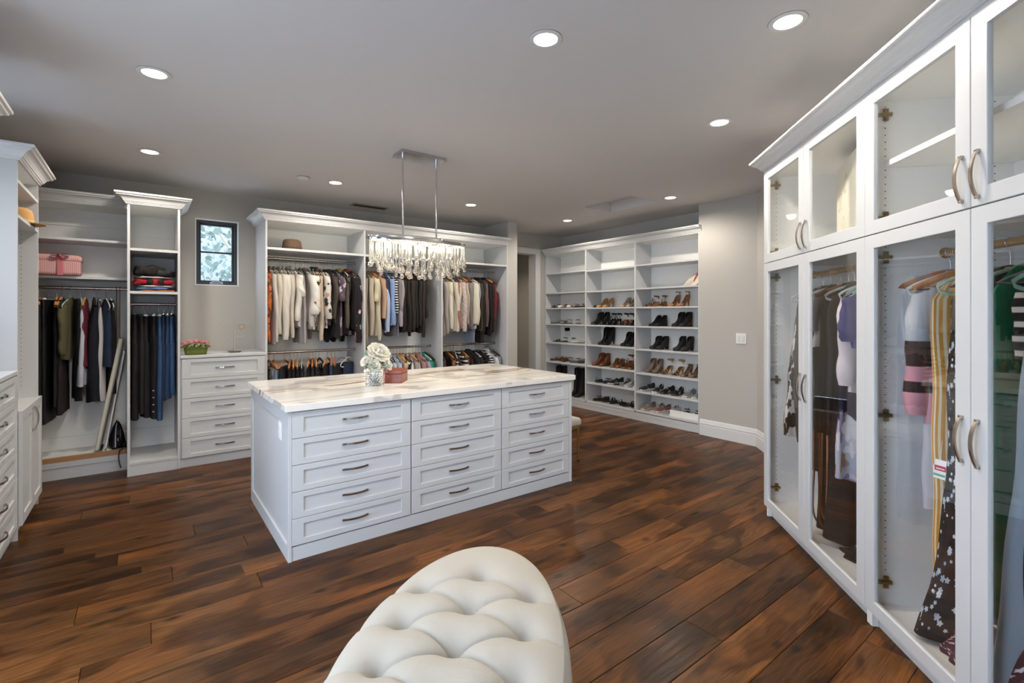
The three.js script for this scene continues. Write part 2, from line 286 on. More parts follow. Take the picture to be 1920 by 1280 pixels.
// framed (shaker) front in x-y, back on z = 0
const shaker = (x0, x1, y0, y1, stile, rail, t = .02) => merge([sheet(x0, x1, y0, y1, 0, t, [[x0 + stile, x1 - stile, y0 + rail, y1 - rail]], .0016), box(x0 + stile - .004, x1 - stile + .004, y0 + rail - .004, y1 - rail + .004, .001, t - .0095)]);
function drawerFront(parent, x0, x1, y0, y1, z, stile, rail) {
  const d = part(parent, 'drawer', shaker(x0, x1, y0, y1, stile, rail).translate(0, 0, z), M.white);
  const h = part(d, 'handle', handleGeo, M.chrome); h.position.set((x0 + x1) / 2, (y0 + y1) / 2, z + .0105); return d;
}
const pegHoles = (list) => list.map(([x, y, z, a]) => (a === 'x' ? new THREE.CylinderGeometry(.0028, .0028, .002, 6).rotateZ(Math.PI / 2) : new THREE.CylinderGeometry(.0028, .0028, .002, 6).rotateX(Math.PI / 2)).translate(x, y, z));
function holes(parent, x, y0, y1, zs) { const l = []; for (const z of zs) for (let y = y0; y < y1; y += .032) l.push([x, y, z, 'x']); const m = part(parent, 'peg_holes', pegHoles(l), M.hole); m.userData.kind = 'stuff'; return m; }
function clothesRail(parent, x0, x1, y, z, mat = M.rodMetal, r = .0135) {
  const m = part(parent, 'hanging_rail', [rod(V(x0 + .002, y, z), V(x1 - .002, y, z), r, 16), cyl(r + .008, r + .008, .006, 0, 0, 0).rotateZ(Math.PI / 2).translate(x0 + .004, y, z), cyl(r + .008, r + .008, .006, 0, 0, 0).rotateZ(Math.PI / 2).translate(x1 - .004, y, z)], mat); return m;
}
const turnR = -Math.PI / 2, turnL = Math.PI / 2, turnC = -Math.PI * .75, Q = Math.SQRT1_2;
const CAB = (a, o) => [Q * (a + o), Q * (a - o)];     // (distance along, distance to) the angled cabinet wall -> X, D

{ // three-bay wardrobe on the window wall
  const w = 3.104, d = .596, t = thing('wardrobe', 'white open three-bay wardrobe with crown, full of tops and blouses on rails', 'wardrobe', .994, 0, 5.471);
  const xs = [0, 1.0395, 2.051, w];
  part(t, 'side_panel', box(0, T, 0, TOP, -d, 0, .001), M.white); part(t, 'side_panel', box(w - T, w, 0, TOP, -d, 0, .001), M.white);
  for (const x of [1.03, 2.042]) part(t, 'divider', box(x, x + T, 0, TOP, -d, 0, .001), M.white);
  part(t, 'back_panel', box(T, w - T, 0, TOP, -d, -d + .008), M.whiteInLifted);
  part(t, 'top_panel', box(T, w - T, TOP - T, TOP, -d, -.001), M.whiteInLifted);
  part(t, 'toe_kick', box(T, w - T, 0, .09, -.03, -.012), M.white);
  const bays = [[T, 1.03], [1.03 + T, 2.042], [2.042 + T, w - T]];
  for (const [a, b] of bays) {
    part(t, 'shelf', box(a, b, 2.1, 2.1245, -d + .008, -.001, .001), M.white);
    part(t, 'shelf', box(a, b, .09, .115, -d + .008, -.001, .001), M.white);
    part(t, 'cleat', box(a, b, 2.18, 2.27, -d + .008, -d + .022, .001), M.whiteInLifted);
    clothesRail(t, a, b, 2.04, -.3); clothesRail(t, a, b, 1.013, -.3);
  }
  part(t, 'access_panel', sheet(2.25, 2.62, 2.13, 2.26, -d + .008, -d + .013, [[2.256, 2.614, 2.136, 2.254]]), std('#c9c5bb', .6));
  part(t, 'crown', sweep([[w - .001, -.001], [0, 0], [0, -d]].map(([x, z]) => [x, z]), crownProfile.map((p) => p)), M.trim);
}
{ // chest of drawers below the window
  const w = .72, d = .62, t = thing('drawer_chest', 'white chest of five drawers below the small window', 'chest of drawers', .273, 0, 5.448);
  part(t, 'body', [box(0, w, .085, 1.018, -d, 0), box(0, w, 0, .085, -d, -.004)], M.white);
  part(t, 'worktop', box(0, w, 1.019, 1.045, -d, .024, .003), M.white);
  const n = 5, y0 = .09, y1 = 1.012, h = (y1 - y0) / n;
  for (let i = 0; i < n; i++) drawerFront(t, .012, w - .012, y0 + i * h + .0015, y0 + (i + 1) * h - .0015, .001, .068, .034);
}
{ // narrow tower
  const w = .385, d = .63, t = thing('wardrobe_tower', 'narrow white tower with crown holding folded clothes above hanging trousers', 'wardrobe', -.113, 0, 5.43);
  part(t, 'side_panel', box(0, T, 0, TOP, -d, 0, .001), M.white); part(t, 'side_panel', box(w - T, w, 0, TOP, -d, 0, .001), M.white);
  part(t, 'back_panel', box(T, w - T, 0, TOP, -d, -d + .008), M.whiteInLifted); part(t, 'top_panel', box(T, w - T, TOP - T, TOP, -d, -.001), M.whiteInLifted);
  for (const y of [1.995, 1.614, .097]) part(t, 'shelf', box(T, w - T, y, y + .023, -d + .008, -.001, .001), M.white);
  part(t, 'toe_kick', box(T, w - T, 0, .0965, -.02, -.004), M.white);
  part(t, 'cleat', box(T, w - T, 2.2, 2.29, -d + .008, -d + .02, .001), M.whiteInLifted); part(t, 'cleat', box(T, w - T, .12, .30, -d + .008, -d + .02, .001), M.whiteInLifted);
  clothesRail(t, T, w - T, 1.525, -.3);
  part(t, 'crown', sweep([[w, -d], [w, 0], [0, 0], [0, -.165]], crownProfile), M.trim);
}
{ // hanging bay in the corner
  const w = 1.1, d = .36, t = thing('hanging_bay', 'open white corner bay with two shelves, a clothes rail and a low wooden ledge', 'wardrobe', -1.215, 0, 5.70);
  part(t, 'side_panel', box(0, T, 0, TOP, -d, 0, .001), M.white); part(t, 'back_panel', box(T, w, .2, TOP, -d, -d + .008), M.whiteInLifted); part(t, 'top_panel', box(T, w, TOP - T, TOP, -d, -.001), M.whiteInLifted);
  for (const y of [2.078, 1.743]) part(t, 'shelf', box(T, w, y, y + .022, -d + .008, -.001, .001), M.white);
  part(t, 'ledge', box(T, w, .148, .19, -.034, 0, .002), std('#a97f58', .6), 'raw wooden front strip of the ledge');
  part(t, 'ledge_top', box(T, w, .150, .186, -d, -.034), M.whiteInLifted);
  part(t, 'toe_kick', [box(T, w, 0, .1475, -.02, -.003), box(T, w, .1, .1475, -.003, .004, .002)], M.white);
  part(t, 'cleat', box(T, w, 2.25, 2.33, -d + .008, -d + .02, .001), M.whiteInLifted); part(t, 'cleat', box(T, w, .187, .3, -d + .008, -d + .022, .002), M.whiteInLifted);
  clothesRail(t, T, w, 1.668, -.17);
  part(t, 'crown', sweep([[w, 0], [0, 0]], crownProfile), M.trim);
}
function leftTower(D, w, label) {
  const d = .59, t = thing('wardrobe_tower', label, 'wardrobe', -.632, 0, D, turnL);
  part(t, 'side_panel', box(0, T, 0, TOP, -d, 0, .001), M.white); part(t, 'side_panel', box(w - T, w, 0, TOP, -d, 0, .001), M.white);
  part(t, 'back_panel', box(T, w - T, .09, TOP, -d, -d + .008), M.whiteInLifted); part(t, 'top_panel', box(T, w - T, TOP - T, TOP, -d, -.001), M.whiteInLifted);
  for (const y of [2.268, 2.046, .785]) part(t, 'shelf', box(T, w - T, y, y + .022, -d + .008, -.001, .001), M.white);
  part(t, 'toe_kick', box(T, w - T, 0, .085, -.05, -.03), M.white);
  const c = w / 2; for (const [a, b, s] of [[.01, c - .0015, 1], [c + .0015, w - .01, -1]]) {
    const dr = part(t, 'door', shaker(a, b, .088, .815, .06, .06).translate(0, 0, .001), M.white), h = part(dr, 'handle', handleUp, M.nickel); h.position.set(s > 0 ? b - .028 : a + .028, .705, .0215);
  }
  holes(t, w - T - .0005, .9, 2.35, [-.09, -.5]); holes(t, T + .0005, .9, 2.35, [-.09, -.5]);
  part(t, 'crown', sweep([[w, -d], [w, 0], [0, 0], [0, -d]], crownProfile), M.trim);
}
leftTower(4.32, .77, 'white tower on the left wall with a straw hat and two doors below');
leftTower(2.765, .77, 'white tower on the left wall nearest the camera, only its crown in view');
{
  const w = .783, d = .57, t = thing('drawer_chest', 'white chest of drawers cut off by the left edge of the view', 'chest of drawers', -.652, 0, 3.536, turnL);
  part(t, 'body', [box(0, w, .085, 1.05, -d, 0), box(0, w, 0, .085, -d, -.012)], M.white);
  part(t, 'worktop', box(0, w, 1.051, 1.077, -d, .024, .003), M.white);
  const n = 6, h = (1.044 - .09) / n; for (let i = 0; i < n; i++) drawerFront(t, .014, w - .014, .09 + i * h + .0015, .09 + (i + 1) * h - .0015, .001, .068, .034);
}
{ // island
  const x0 = .66, w = 2.268, D0 = 2.991, d = 1.203, t = thing('island_dresser', 'white island of drawers in the middle of the room under the marble top', 'island', x0, 0, D0);
  part(t, 'body', box(.03, w - .03, .08, .869, -d + .03, -.021), M.white);
  // end panels: framed
  const end = (x, s) => { const g = [sheet(-d, 0, 0, .869, 0, .02, [[-d + .05, -.035, .09, .795]], .0016), box(-d + .046, -.031, .086, .8, -.002, .0095)].map((q) => q); return merge(g).rotateY(-Math.PI / 2).applyMatrix4(new THREE.Matrix4().makeScale(1, 1, 1)).translate(0, 0, 0); };
  const L = end().applyMatrix4(new THREE.Matrix4().makeRotationY(0)); // faces -x, spans z 0..-d after turning
  const fix = (g) => { g.computeBoundingBox(); const b = g.boundingBox; return g.translate(0, 0, -b.max.z); };
  part(t, 'end_panel', fix(L.clone()).translate(.0215, 0, 0), M.white);
  part(t, 'end_panel', fix(L.clone().rotateY(Math.PI)).translate(w - .0215, 0, 0), M.white);
  part(t, 'toe_kick', box(.0215, w - .0215, 0, .08, -.04, -.006, .001), M.white);
  part(t, 'toe_kick', box(.0215, w - .0215, 0, .08, -d, -d + .02), M.white);
  part(t, 'back_panel', box(.0215, w - .0215, .08, .869, -d, -d + .03), M.white);
  const cols = [[.0225, .766], [.7745, 1.517], [1.5255, w - .037]], n = 5, h = (.864 - .087) / n;
  for (const [a, b] of cols) for (let i = 0; i < n; i++) drawerFront(t, a, b, .087 + i * h + .0015, .087 + (i + 1) * h - .0015, -.0205, .066, .034);
  part(t, 'end_stile', box(w - .036, w - .0215, .08, .869, -.021, -.001), M.white);
  part(t, 'outlet', [box(-.004, .001, .66, .775, -.285, -.215, .002), box(-.006, -.003, .725, .755, -.267, -.233, .002), box(-.006, -.003, .68, .71, -.267, -.233, .002)].map((g) => g.translate(.0125, 0, 0)), M.plasticWhite);
  // marble slab
  const marble = texture(1024, 512, (u, v) => {
    const x = u * 2.4, y = v * 1.3, wp = fbm(x * 1.1, y * 2.2, 4) - .5, k = y + .16 * wp * 2 - .10 * x;
    let c = [232, 229, 222]; const mixc = (b, a) => { c = c.map((q, i) => lerp(q, b[i], clamp(a))); };
    const cloud = fbm(x * 1.3 + 3, y * 3.3, 4); mixc([205, 202, 198], smooth(.45, .75, cloud) * .5);
    const vein = (at, wd, col, a) => mixc(col, a * Math.exp(-Math.pow((k - at + .05 * (fbm(x * 3, y * 6 + at * 9, 3) - .5)) / wd, 2)) * smooth(.25, .6, fbm(x * 2.1 + at * 31, y * 5, 3)));
    vein(.62, .022, [120, 92, 70], 1.1); vein(.69, .05, [158, 134, 110], .9); vein(.52, .012, [140, 112, 90], .8); vein(.86, .035, [172, 164, 155], .7); vein(.3, .02, [176, 172, 168], .8); vein(.08, .03, [186, 182, 178], .7);
    mixc([160, 132, 104], .75 * smooth(.5, .72, fbm(x * 2.4 + 11, y * 9 + 3, 4)) * smooth(.35, 0, Math.hypot((x - 1.15) / 1.4, (y - .55) * 1.6)));
    mixc([165, 160, 158], .5 * smooth(.6, .66, fbm(x * 4 + 50, y * 4 + 20, 4))); return c;
  });
  const top = box(.64, 2.95, .8695, .911, -4.213, -2.968, .004), P = top.attributes.position, N = top.attributes.normal, uv = top.attributes.uv;
  for (let i = 0; i < P.count; i++) { const n = [Math.abs(N.getX(i)), Math.abs(N.getY(i)), Math.abs(N.getZ(i))]; const x = P.getX(i), y = P.getY(i), z = -P.getZ(i) - 2.968; uv.setXY(i, (x + (n[0] > .7 ? y : 0)) / 2.4, (z + (n[1] > .7 ? 0 : y - .911)) / 1.3); }
  single('marble_countertop', top, new THREE.MeshPhysicalMaterial({ map: marble, roughness: .14, ior: 1.5 }), 'polished white marble slab with brown veins lying on the island', 'countertop');
}
{ // shoe shelves on the right wall
  const w = 2.82, d = .352, t = thing('shoe_shelves', 'white three-bay shoe shelves with crown on the far right wall', 'shelving', 5.311, 0, 6.062, turnR);
  const c1 = 6.062 - 5.136, c2 = 6.062 - 4.212;
  part(t, 'side_panel', box(0, T, 0, TOP, -d, 0, .001), M.white); part(t, 'side_panel', box(w - .03, w, 0, TOP, -d, 0, .001), M.white);
  for (const x of [c1, c2]) part(t, 'divider', box(x - .012, x + .012, .126, TOP, -d, 0, .001), M.white);
  part(t, 'back_panel', box(T, w - T, .1, TOP, -d, -d + .008), M.whiteInLifted); part(t, 'top_panel', box(T, w - .03, TOP - T, TOP, -d, -.001), M.whiteInLifted);
  part(t, 'plinth', [box(T, w - .03, 0, .102, -.03, -.004), box(T, w - .03, .06, .102, -.004, -.001)], M.white);
  for (const [a, b, ys] of [[T, c1 - .012, [2.103, 1.783, 1.537, 1.276, .974, .661, .126]], [c1 + .012, c2 - .012, [2.09, 1.778, 1.532, 1.272, .976, .66, .41, .126]], [c2 + .012, w - .03, [2.1, 1.785, 1.531, 1.272, .964, .643, .39, .132]]])
    for (const y of ys) part(t, 'shelf', box(a, b, y - .02, y, -d + .008, -.001, .001), M.white);
  for (const [a, b] of [[T, c1 - .012], [c1 + .012, c2 - .012], [c2 + .012, w - .03]]) for (const [y0, y1] of [[.14, .25], [1.15, 1.251], [2.12, 2.22]]) part(t, 'cleat', box(a, b, y0, y1, -d + .008, -d + .018, .001), M.whiteInLifted);
  part(t, 'access_panel', sheet(.12, .25, 1.07, 1.21, -d + .008, -d + .018, [], .003), M.trim, 'small square cover plate on the back');
  part(t, 'crown', sweep([[w + .03, 0], [0, 0]], crownProfile), M.trim);
}
// glazed wardrobes on the angled wall
function glazed(a, w, label, shelfY) {
  const d = .585, [X, D] = CAB(a, 1.34), t = thing('glass_wardrobe', label, 'wardrobe', X, 0, D, turnC);
  part(t, 'side_panel', box(0, T, 0, TOP, -d, 0, .001), M.whiteInLifted); part(t, 'side_panel', box(w - T, w, 0, TOP, -d, 0, .001), M.whiteInLifted);
  part(t, 'back_panel', box(T, w - T, .08, TOP, -d, -d + .008), M.whiteInLifted); part(t, 'top_panel', box(T, w - T, TOP - T, TOP, -d, -.001), M.whiteInLifted);
  part(t, 'shelf', box(T, w - T, .08, .105, -d + .008, -.001), M.whiteInLifted); part(t, 'shelf', box(T, w - T, 1.773, 1.806, -d + .008, -.001), M.whiteInLifted);
  if (shelfY) part(t, 'shelf', box(T + .002, w - T - .002, shelfY - .025, shelfY, -d + .008, -.05, .001), M.whiteInLifted);
  part(t, 'toe_kick', [box(0, w, 0, .079, -.05, -.03), box(0, .02, 0, .079, -.03, -.026), box(w - .02, w, 0, .079, -.03, -.026)], M.white);
  part(t, 'cleat', box(T, w - T, 2.12, 2.125, -d + .008, -d + .012), M.whiteInLifted);
  clothesRail(t, T, w - T, 1.706, -.3, M.brass, .017);
  holes(t, T + .0005, .2, 2.38, [-.055, -.5]); holes(t, w - T - .0005, .2, 2.38, [-.055, -.5]);
  const c = w / 2;
  for (const [y0, y1, hy, hs] of [[.078, 1.787, 1.0, [.21, .97, 1.69]], [1.792, TOP + .018, 1.896, [1.87, 2.34]]]) for (const [p, q, s] of [[.001, c - .0015, 1], [c + .0015, w - .001, -1]]) {
    const dr = part(t, 'door', sheet(p, q, y0, y1, .001, .021, [[p + .066, q - .066, y0 + .06, y1 - .06]], .0018), M.white);
    part(dr, 'pane', box(p + .06, q - .06, y0 + .054, y1 - .054, .008, .012), M.glass);
    const h = part(dr, 'handle', handleUp, M.nickel); h.position.set(s > 0 ? q - .033 : p + .033, hy, .0215);
    for (const y of hs) { const e = s > 0 ? 1 : -1, x = s > 0 ? T : w - T; const hg = [box(0, .012, y - .008, y + .008, -.08, .004, .002), box(0, .009, y - .028, y + .028, -.066, -.045, .002), box(.004, .016, y - .006, y + .006, -.075, -.03, .002), cyl(.007, .007, .012, 0, 0, 0, 10).rotateZ(Math.PI / 2).translate(.008, y - .018, -.055)];
      part(dr, 'hinge', merge(hg).applyMatrix4(new THREE.Matrix4().makeScale(e, 1, 1)).translate(x, 0, 0), M.bronze); }
  }
  return t;
}
const gA = glazed(3.658, 1.2195, 'tall glass-fronted white wardrobe beside the light switch wall, dark dresses inside', 0);
const gB = glazed(2.4375, 1.215, 'tall glass-fronted white wardrobe at the right edge, yellow and green dresses inside', 2.125);
{ const [X, D] = CAB(3.668, 1.34), t = single('crown_moulding', sweep([[2.44, 0], [.0, 0]], crownProfile.map(([o, y]) => [.002 + o * 1.33, 2.4385 + (y - 2.405) * .75])), M.trim, 'white crown moulding running along the top of the glass wardrobes', 'moulding'); t.position.set(X, 0, -D); t.rotation.y = turnC; }
// ---------------------------------------------------------------- clothes and hangers
// local frame of everything on a rail: origin on the rail's axis, x along the rail, z across it (towards the viewer), y up
function loft(rings, us, vs, closed = true) {
  const n = rings[0].length, m = rings.length, pos = [], uv = [], idx = [], k = closed ? n + 1 : n;
  for (let j = 0; j < m; j++) for (let i = 0; i < k; i++) { const p = rings[j][i % n]; pos.push(p[0], p[1], p[2]); uv.push(us ? us(i / (k - 1), j / (m - 1), p) : i / (k - 1), vs ? vs(i / (k - 1), j / (m - 1), p) : j / (m - 1)); }
  for (let j = 0; j < m - 1; j++) for (let i = 0; i < k - 1; i++) { const a = j * k + i, b = a + 1, c = a + k, d = c + 1; idx.push(a, c, b, b, c, d); }
  const g = new THREE.BufferGeometry(); g.setAttribute('position', new THREE.Float32BufferAttribute(pos, 3)); g.setAttribute('uv', new THREE.Float32BufferAttribute(uv, 2)); g.setIndex(idx); g.computeVertexNormals();
  if (closed) { const N = g.attributes.normal; for (let j = 0; j < m; j++) { const a = j * k, b = a + k - 1, v = V(N.getX(a) + N.getX(b), N.getY(a) + N.getY(b), N.getZ(a) + N.getZ(b)).normalize(); N.setXYZ(a, v.x, v.y, v.z); N.setXYZ(b, v.x, v.y, v.z); } }
  return g;
}
const weave = texture(128, 128, (u, v, x, y) => { const n = 128 + 60 * Math.sin(x * 1.57) * Math.sin(y * 1.57) + 50 * (fbm(u * 20, v * 20, 2) - .5); return [n, n, n]; }, { srgb: false, repeat: [12, 12] });
const fabricCache = new Map();
function fabric(color, o = {}) { const k = color + JSON.stringify(o); if (!fabricCache.has(k)) fabricCache.set(k, std(new THREE.Color(color).multiplyScalar(.8), o.rough ?? .88, { side: THREE.DoubleSide, bumpMap: weave, bumpScale: o.bump ?? .0007 })); return fabricCache.get(k); }
const printed = (map, rough = .85) => std('#e8e8e8', rough, { map, side: THREE.DoubleSide });
const blobs = (base, list, n, seed, rmin, rmax, size = 256) => drawn(size, size, (c, w) => {
  c.fillStyle = base; c.fillRect(0, 0, w, w); const R = rng(seed);
  for (let i = 0; i < n; i++) { const x = R() * w, y = R() * w, r = lerp(rmin, rmax, R()); c.fillStyle = list[Math.floor(R() * list.length)];
    for (const ox of [-w, 0, w]) for (const oy of [-w, 0, w]) { if (x + ox < -r * 2 || x + ox > w + r * 2 || y + oy < -r * 2 || y + oy > w + r * 2) continue; c.beginPath(); for (let k = 0; k < 5; k++) { const a = k * 1.257 + i; c.moveTo(x + ox, y + oy); c.ellipse(x + ox + Math.cos(a) * r * .6, y + oy + Math.sin(a) * r * .6, r * .62, r * .42, a, 0, 7); } c.fill(); } }
}, [2.2, 2.2]);
const striped = (a, b, n, vertical, wd = .5) => drawn(128, 128, (c) => { c.fillStyle = a; c.fillRect(0, 0, 128, 128); c.fillStyle = b; for (let i = 0; i < n; i++) vertical ? c.fillRect(i * 128 / n, 0, 128 / n * wd, 128) : c.fillRect(0, i * 128 / n, 128, 128 / n * wd); }, [4, 4]);
const P = {
  sequin: printed(texture(256, 256, (u, v, x, y) => { const h = hash(x >> 2, y >> 2), b = fbm(u * 9, v * 9, 3); const k = .55 + .75 * h; const dk = b > .58 ? .45 : 1; return [212 * k * dk, 108 * k * dk, 38 * k * dk]; }, { repeat: [3, 3] }), .45),
  floralWhite: printed(blobs('#ded8cc', ['#2a2a33', '#3c3344', '#d8a93c', '#a8553f', '#c9b7b0'], 60, 3, 5, 15)),
  floralNavy: printed(blobs('#d9d2c8', ['#23252f', '#2d3342', '#b98f80'], 34, 5, 6, 15)),
  floralPurple: printed(blobs('#5e4c58', ['#e9dfe4', '#f1eef4', '#c9b3c4'], 15, 8, 8, 24)),
  floralPink: printed(blobs('#1b1517', ['#d9a3a3', '#e9c3bd', '#8f4a52', '#f0dcd8'], 42, 11, 8, 22)),
  floralBlack: printed(blobs('#171517', ['#c9d4e2', '#e8eef6', '#aebccf'], 110, 13, 3, 8)),
  floralGrey: printed(blobs('#d8d4d2', ['#5e6068', '#8d7f86', '#2f3036'], 40, 21, 6, 16)),
  cow: printed(blobs('#ece7e0', ['#1c1a1b', '#2a2624'], 26, 31, 14, 34)),
  lilies: printed(blobs('#c8d0e4', ['#f4f4fa', '#e4e2f0', '#b8926a', '#a294b8'], 26, 33, 14, 34)),
  stripeBlue: printed(striped('#dfe6f2', '#7f9ac8', 16, true, .5)), stripeBW: printed(striped('#efefec', '#17181c', 8, false, .55)), stripeWide: printed(striped('#17181c', '#ecebe8', 5, false, .4)),
  stripeYellow: printed(striped('#f3e6c8', '#dd9f38', 5, true, .55)), tweed: printed(texture(128, 128, (u, v, x, y) => { const k = .6 + .7 * hash(x >> 1, y >> 1); return [92 * k, 84 * k, 70 * k]; }, { repeat: [4, 4] })),
  quilt: std('#b9aca6', .8, { side: THREE.DoubleSide, bumpScale: .006, bumpMap: texture(128, 128, (u, v) => { const a = Math.abs(Math.sin((u + v) * Math.PI * 8)), b = Math.abs(Math.sin((u - v) * Math.PI * 8)), n = 255 * Math.pow(Math.min(a, b), .5); return [n, n, n]; }, { srgb: false, repeat: [2, 2] }) }),
  zebra: printed(texture(128, 128, (u, v) => { const k = Math.sin(v * 50 + 5 * fbm(u * 5, v * 5, 3)); return k > .2 ? [225, 222, 216] : [34, 30, 30]; }, { repeat: [3, 3] })),
  denim: (c) => { const k = 'denim' + c; if (!fabricCache.has(k)) fabricCache.set(k, printed(texture(128, 256, (u, v) => { const f = fbm(u * 4, v * 3, 3), g = .75 + .5 * f + .18 * (fbm(u * 90, v * 14, 2) - .5); const q = new THREE.Color(c); return [q.r * 0 + ((parseInt(c.slice(1, 3), 16)) * g), parseInt(c.slice(3, 5), 16) * g, parseInt(c.slice(5, 7), 16) * g]; }, { repeat: [1.5, 1] }))); return fabricCache.get(k); },
  film: new THREE.MeshPhysicalMaterial({ color: '#f4f6fa', transmission: .82, thickness: 0, roughness: .2, ior: 1.45, side: THREE.DoubleSide }),
};
// body tube: widths w(y), half thickness t(y), from y0 down to y1
function bodyGeo({ y0, y1, w, t, fold = .008, seed = 1, n = 30, m = 18, zc = () => 0, xc = () => 0, hem = .01, freq = 36 }) {
  const R = rng(seed), p1 = R() * 6, p2 = R() * 6, rings = [];
  for (let j = 0; j <= m; j++) {
    const v = j / m, ring = [];
    for (let i = 0; i < n; i++) {
      const a = i / n * Math.PI * 2, c = Math.cos(a), s = Math.sin(a), y = lerp(y0, y1, v), W = w(v), Th = t(v), z = W * Math.sign(c) * Math.pow(Math.abs(c), .8);
      const f = fold * smooth(.08, .6, v) * (Math.sin(z * freq + p1 + v * 1.5) + .6 * Math.sin(z * freq * 1.9 + p2 - v * 2.5));
      ring.push([Th * Math.sign(s) * Math.pow(Math.abs(s), .7) + f + xc(v), y + hem * v * v * Math.sin(z * 22 + p2), z + zc(v) + .004 * Math.sin(v * 19 + p1)]);
    }
    rings.push(ring);
  }
  return loft(rings, (u) => u * 1.0, (u, v, p) => p[1]);
}
function sleeveGeo({ s, yTop, len, r0, r1, out = .05, seed = 1, puff = 0, zTop = .185, sx = .72 }) {
  const R = rng(seed + 77), ph = R() * 6, dx = (R() - .5) * (sx < .5 ? .02 : .05), rings = [], m = 12, n = 12;
  for (let j = 0; j <= m; j++) {
    const v = j / m, ring = [], r = lerp(r0, r1, Math.pow(v, .7)) * (1 + puff * Math.exp(-Math.pow((v - .8) / .16, 2))) * (v > .965 ? .8 : 1), k = Math.sin(Math.min(1, v * 2.4) * Math.PI / 2);
    const cy = yTop - len * v, cz = s * (zTop + out * k + .006 * Math.sin(v * 9 + ph)), cx = dx * v + .006 * Math.sin(v * 7 + ph);
    for (let i = 0; i < n; i++) { const a = i / n * Math.PI * 2; ring.push([cx + r * sx * Math.cos(a), cy + (v < .12 ? r * .5 * Math.sin(a) * -s * (1 - v / .12) : 0), cz + r * Math.sin(a) * (1 + .08 * Math.sin(v * 22 + ph + i))]); }
    rings.push(ring);
  }
  return loft(rings, (u) => u * .3, (u, v, p) => p[1]);
}
const catOf = { top: 'top', tank: 'top', dress: 'dress', skirt: 'skirt', pants: 'trousers', folded: 'trousers', coat: 'coat', bag: 'garment bag', jacket: 'jacket' };
let garmentSeed = 100;
function garmentMeshes(root, g) {
  const seed = garmentSeed++, { type, mat, len } = g, R = rng(seed * 3 + 1), wide = g.wide ?? .2, th = (g.th ?? .03) * (g.dense ?? 1), sx = g.dense ? .56 : .72;
  if (type === 'pants') {
    const w = g.wide ?? .17, L = len - .11, cr = .27;
    part(root, 'waist', bodyGeo({ y0: -.11, y1: -.11 - cr, w: (v) => lerp(w * .88, w, v), t: (v) => lerp(.018, th, v), fold: .004, seed, m: 8, hem: 0 }), mat);
    for (const s of [-1, 1]) part(root, 'leg', bodyGeo({ y0: -.11 - cr + .02, y1: -.11 - L + (R() - .5) * .02, w: (v) => lerp(w * .52, g.legEnd ?? w * .42, v), t: (v) => th * .95, zc: () => s * w * .49, fold: .006, seed: seed + s, n: 18, m: 12, hem: .004, xc: (v) => s * .004 }), mat);
  } else if (type === 'folded') {
    const w = g.wide ?? .12;
    part(root, 'cloth', bodyGeo({ y0: -.152, y1: -.16 - len, w: (v) => w * (1 + .08 * v), t: (v) => v < .04 ? .012 : .024 + .008 * v, fold: .005, seed, m: 14, zc: () => g.shift ?? 0, hem: .006 }), mat);
  } else if (type === 'tank' || type === 'dress' || type === 'skirt' || type === 'bag') {
    const neck = type === 'skirt' || type === 'bag' ? wide * .5 : .06, sh = type === 'dress' || type === 'tank' ? Math.min(.15, wide) : wide * .75, hem = g.hem ?? wide, y0 = -.1;
    part(root, 'body', bodyGeo({ y0, y1: -len, w: (v) => { const d = v * (len - .1); return d < .1 ? lerp(neck, sh, smooth(0, .1, d)) : lerp(sh, hem, Math.pow((d - .1) / Math.max(.05, len - .2), g.flare ?? .8)); }, t: (v) => lerp(.012, (g.th ?? .04) * (g.dense ?? 1), smooth(0, .35, v)), fold: (g.fold ?? .012) * (g.dense ?? 1), seed, m: 24, n: 40, hem: g.hemWave ?? .012, freq: g.freq ?? 32, zc: (v) => (g.lean ?? 0) * v }), mat);
  } else {
    part(root, 'body', bodyGeo({ y0: -.088, y1: -len, w: (v) => { const d = v * (len - .088); return d < .1 ? lerp(.06, wide - .015, smooth(0, .11, d)) : lerp(wide - .015, g.hem ?? wide, (d - .1) / (len - .19)); }, t: (v) => lerp(.014, th, smooth(0, .3, v)), fold: (g.fold ?? .008) * (g.dense ?? 1), seed, hem: g.hemWave ?? .01 }), mat);
    if (g.sleeve !== 0) for (const s of [1, -1]) part(root, 'sleeve', sleeveGeo({ s, yTop: -.16, len: g.sleeve ?? len - .16, r0: .058, r1: g.cuff ?? .036, seed: seed + s, puff: g.puff ?? 0, out: g.out ?? .035, zTop: wide - .03, sx }), g.sleeveMat ?? mat);
    if (g.edge) part(root, 'edging', [1, -1].map((k) => tube([V(k * .03, -.98, wide), V(k * .034, -1.2, wide), V(k * .034, -len + .06, (g.hem ?? wide)), V(k * .02, -len + .005, (g.hem ?? wide) - .03)], .006, 20, 6)), std(g.edge, .6));
    if (g.collar) part(root, 'collar', bodyGeo({ y0: -.07, y1: -.12, w: (v) => lerp(.05, .085, v), t: (v) => lerp(.02, .03, v), fold: 0, seed, n: 18, m: 3, hem: 0 }), g.collar === true ? mat : g.collar);
  }
}
const hangMats = { wood: std('#b5774a', .45), honey: std('#c78a55', .42), dark: std('#33201a', .5), black: std('#1b1a1c', .8), white: M.plasticWhite, mint: std('#9cc4b2', .9), grey: std('#83868a', .6), wire: M.chrome, walnut: std('#7c4626', .45) };
const hangWord = { wood: 'wooden', honey: 'light wooden', dark: 'dark wooden', black: 'slim black', white: 'white plastic', mint: 'pale mint velvet', grey: 'slim grey', wire: 'thin wire', walnut: 'walnut brown wooden' };
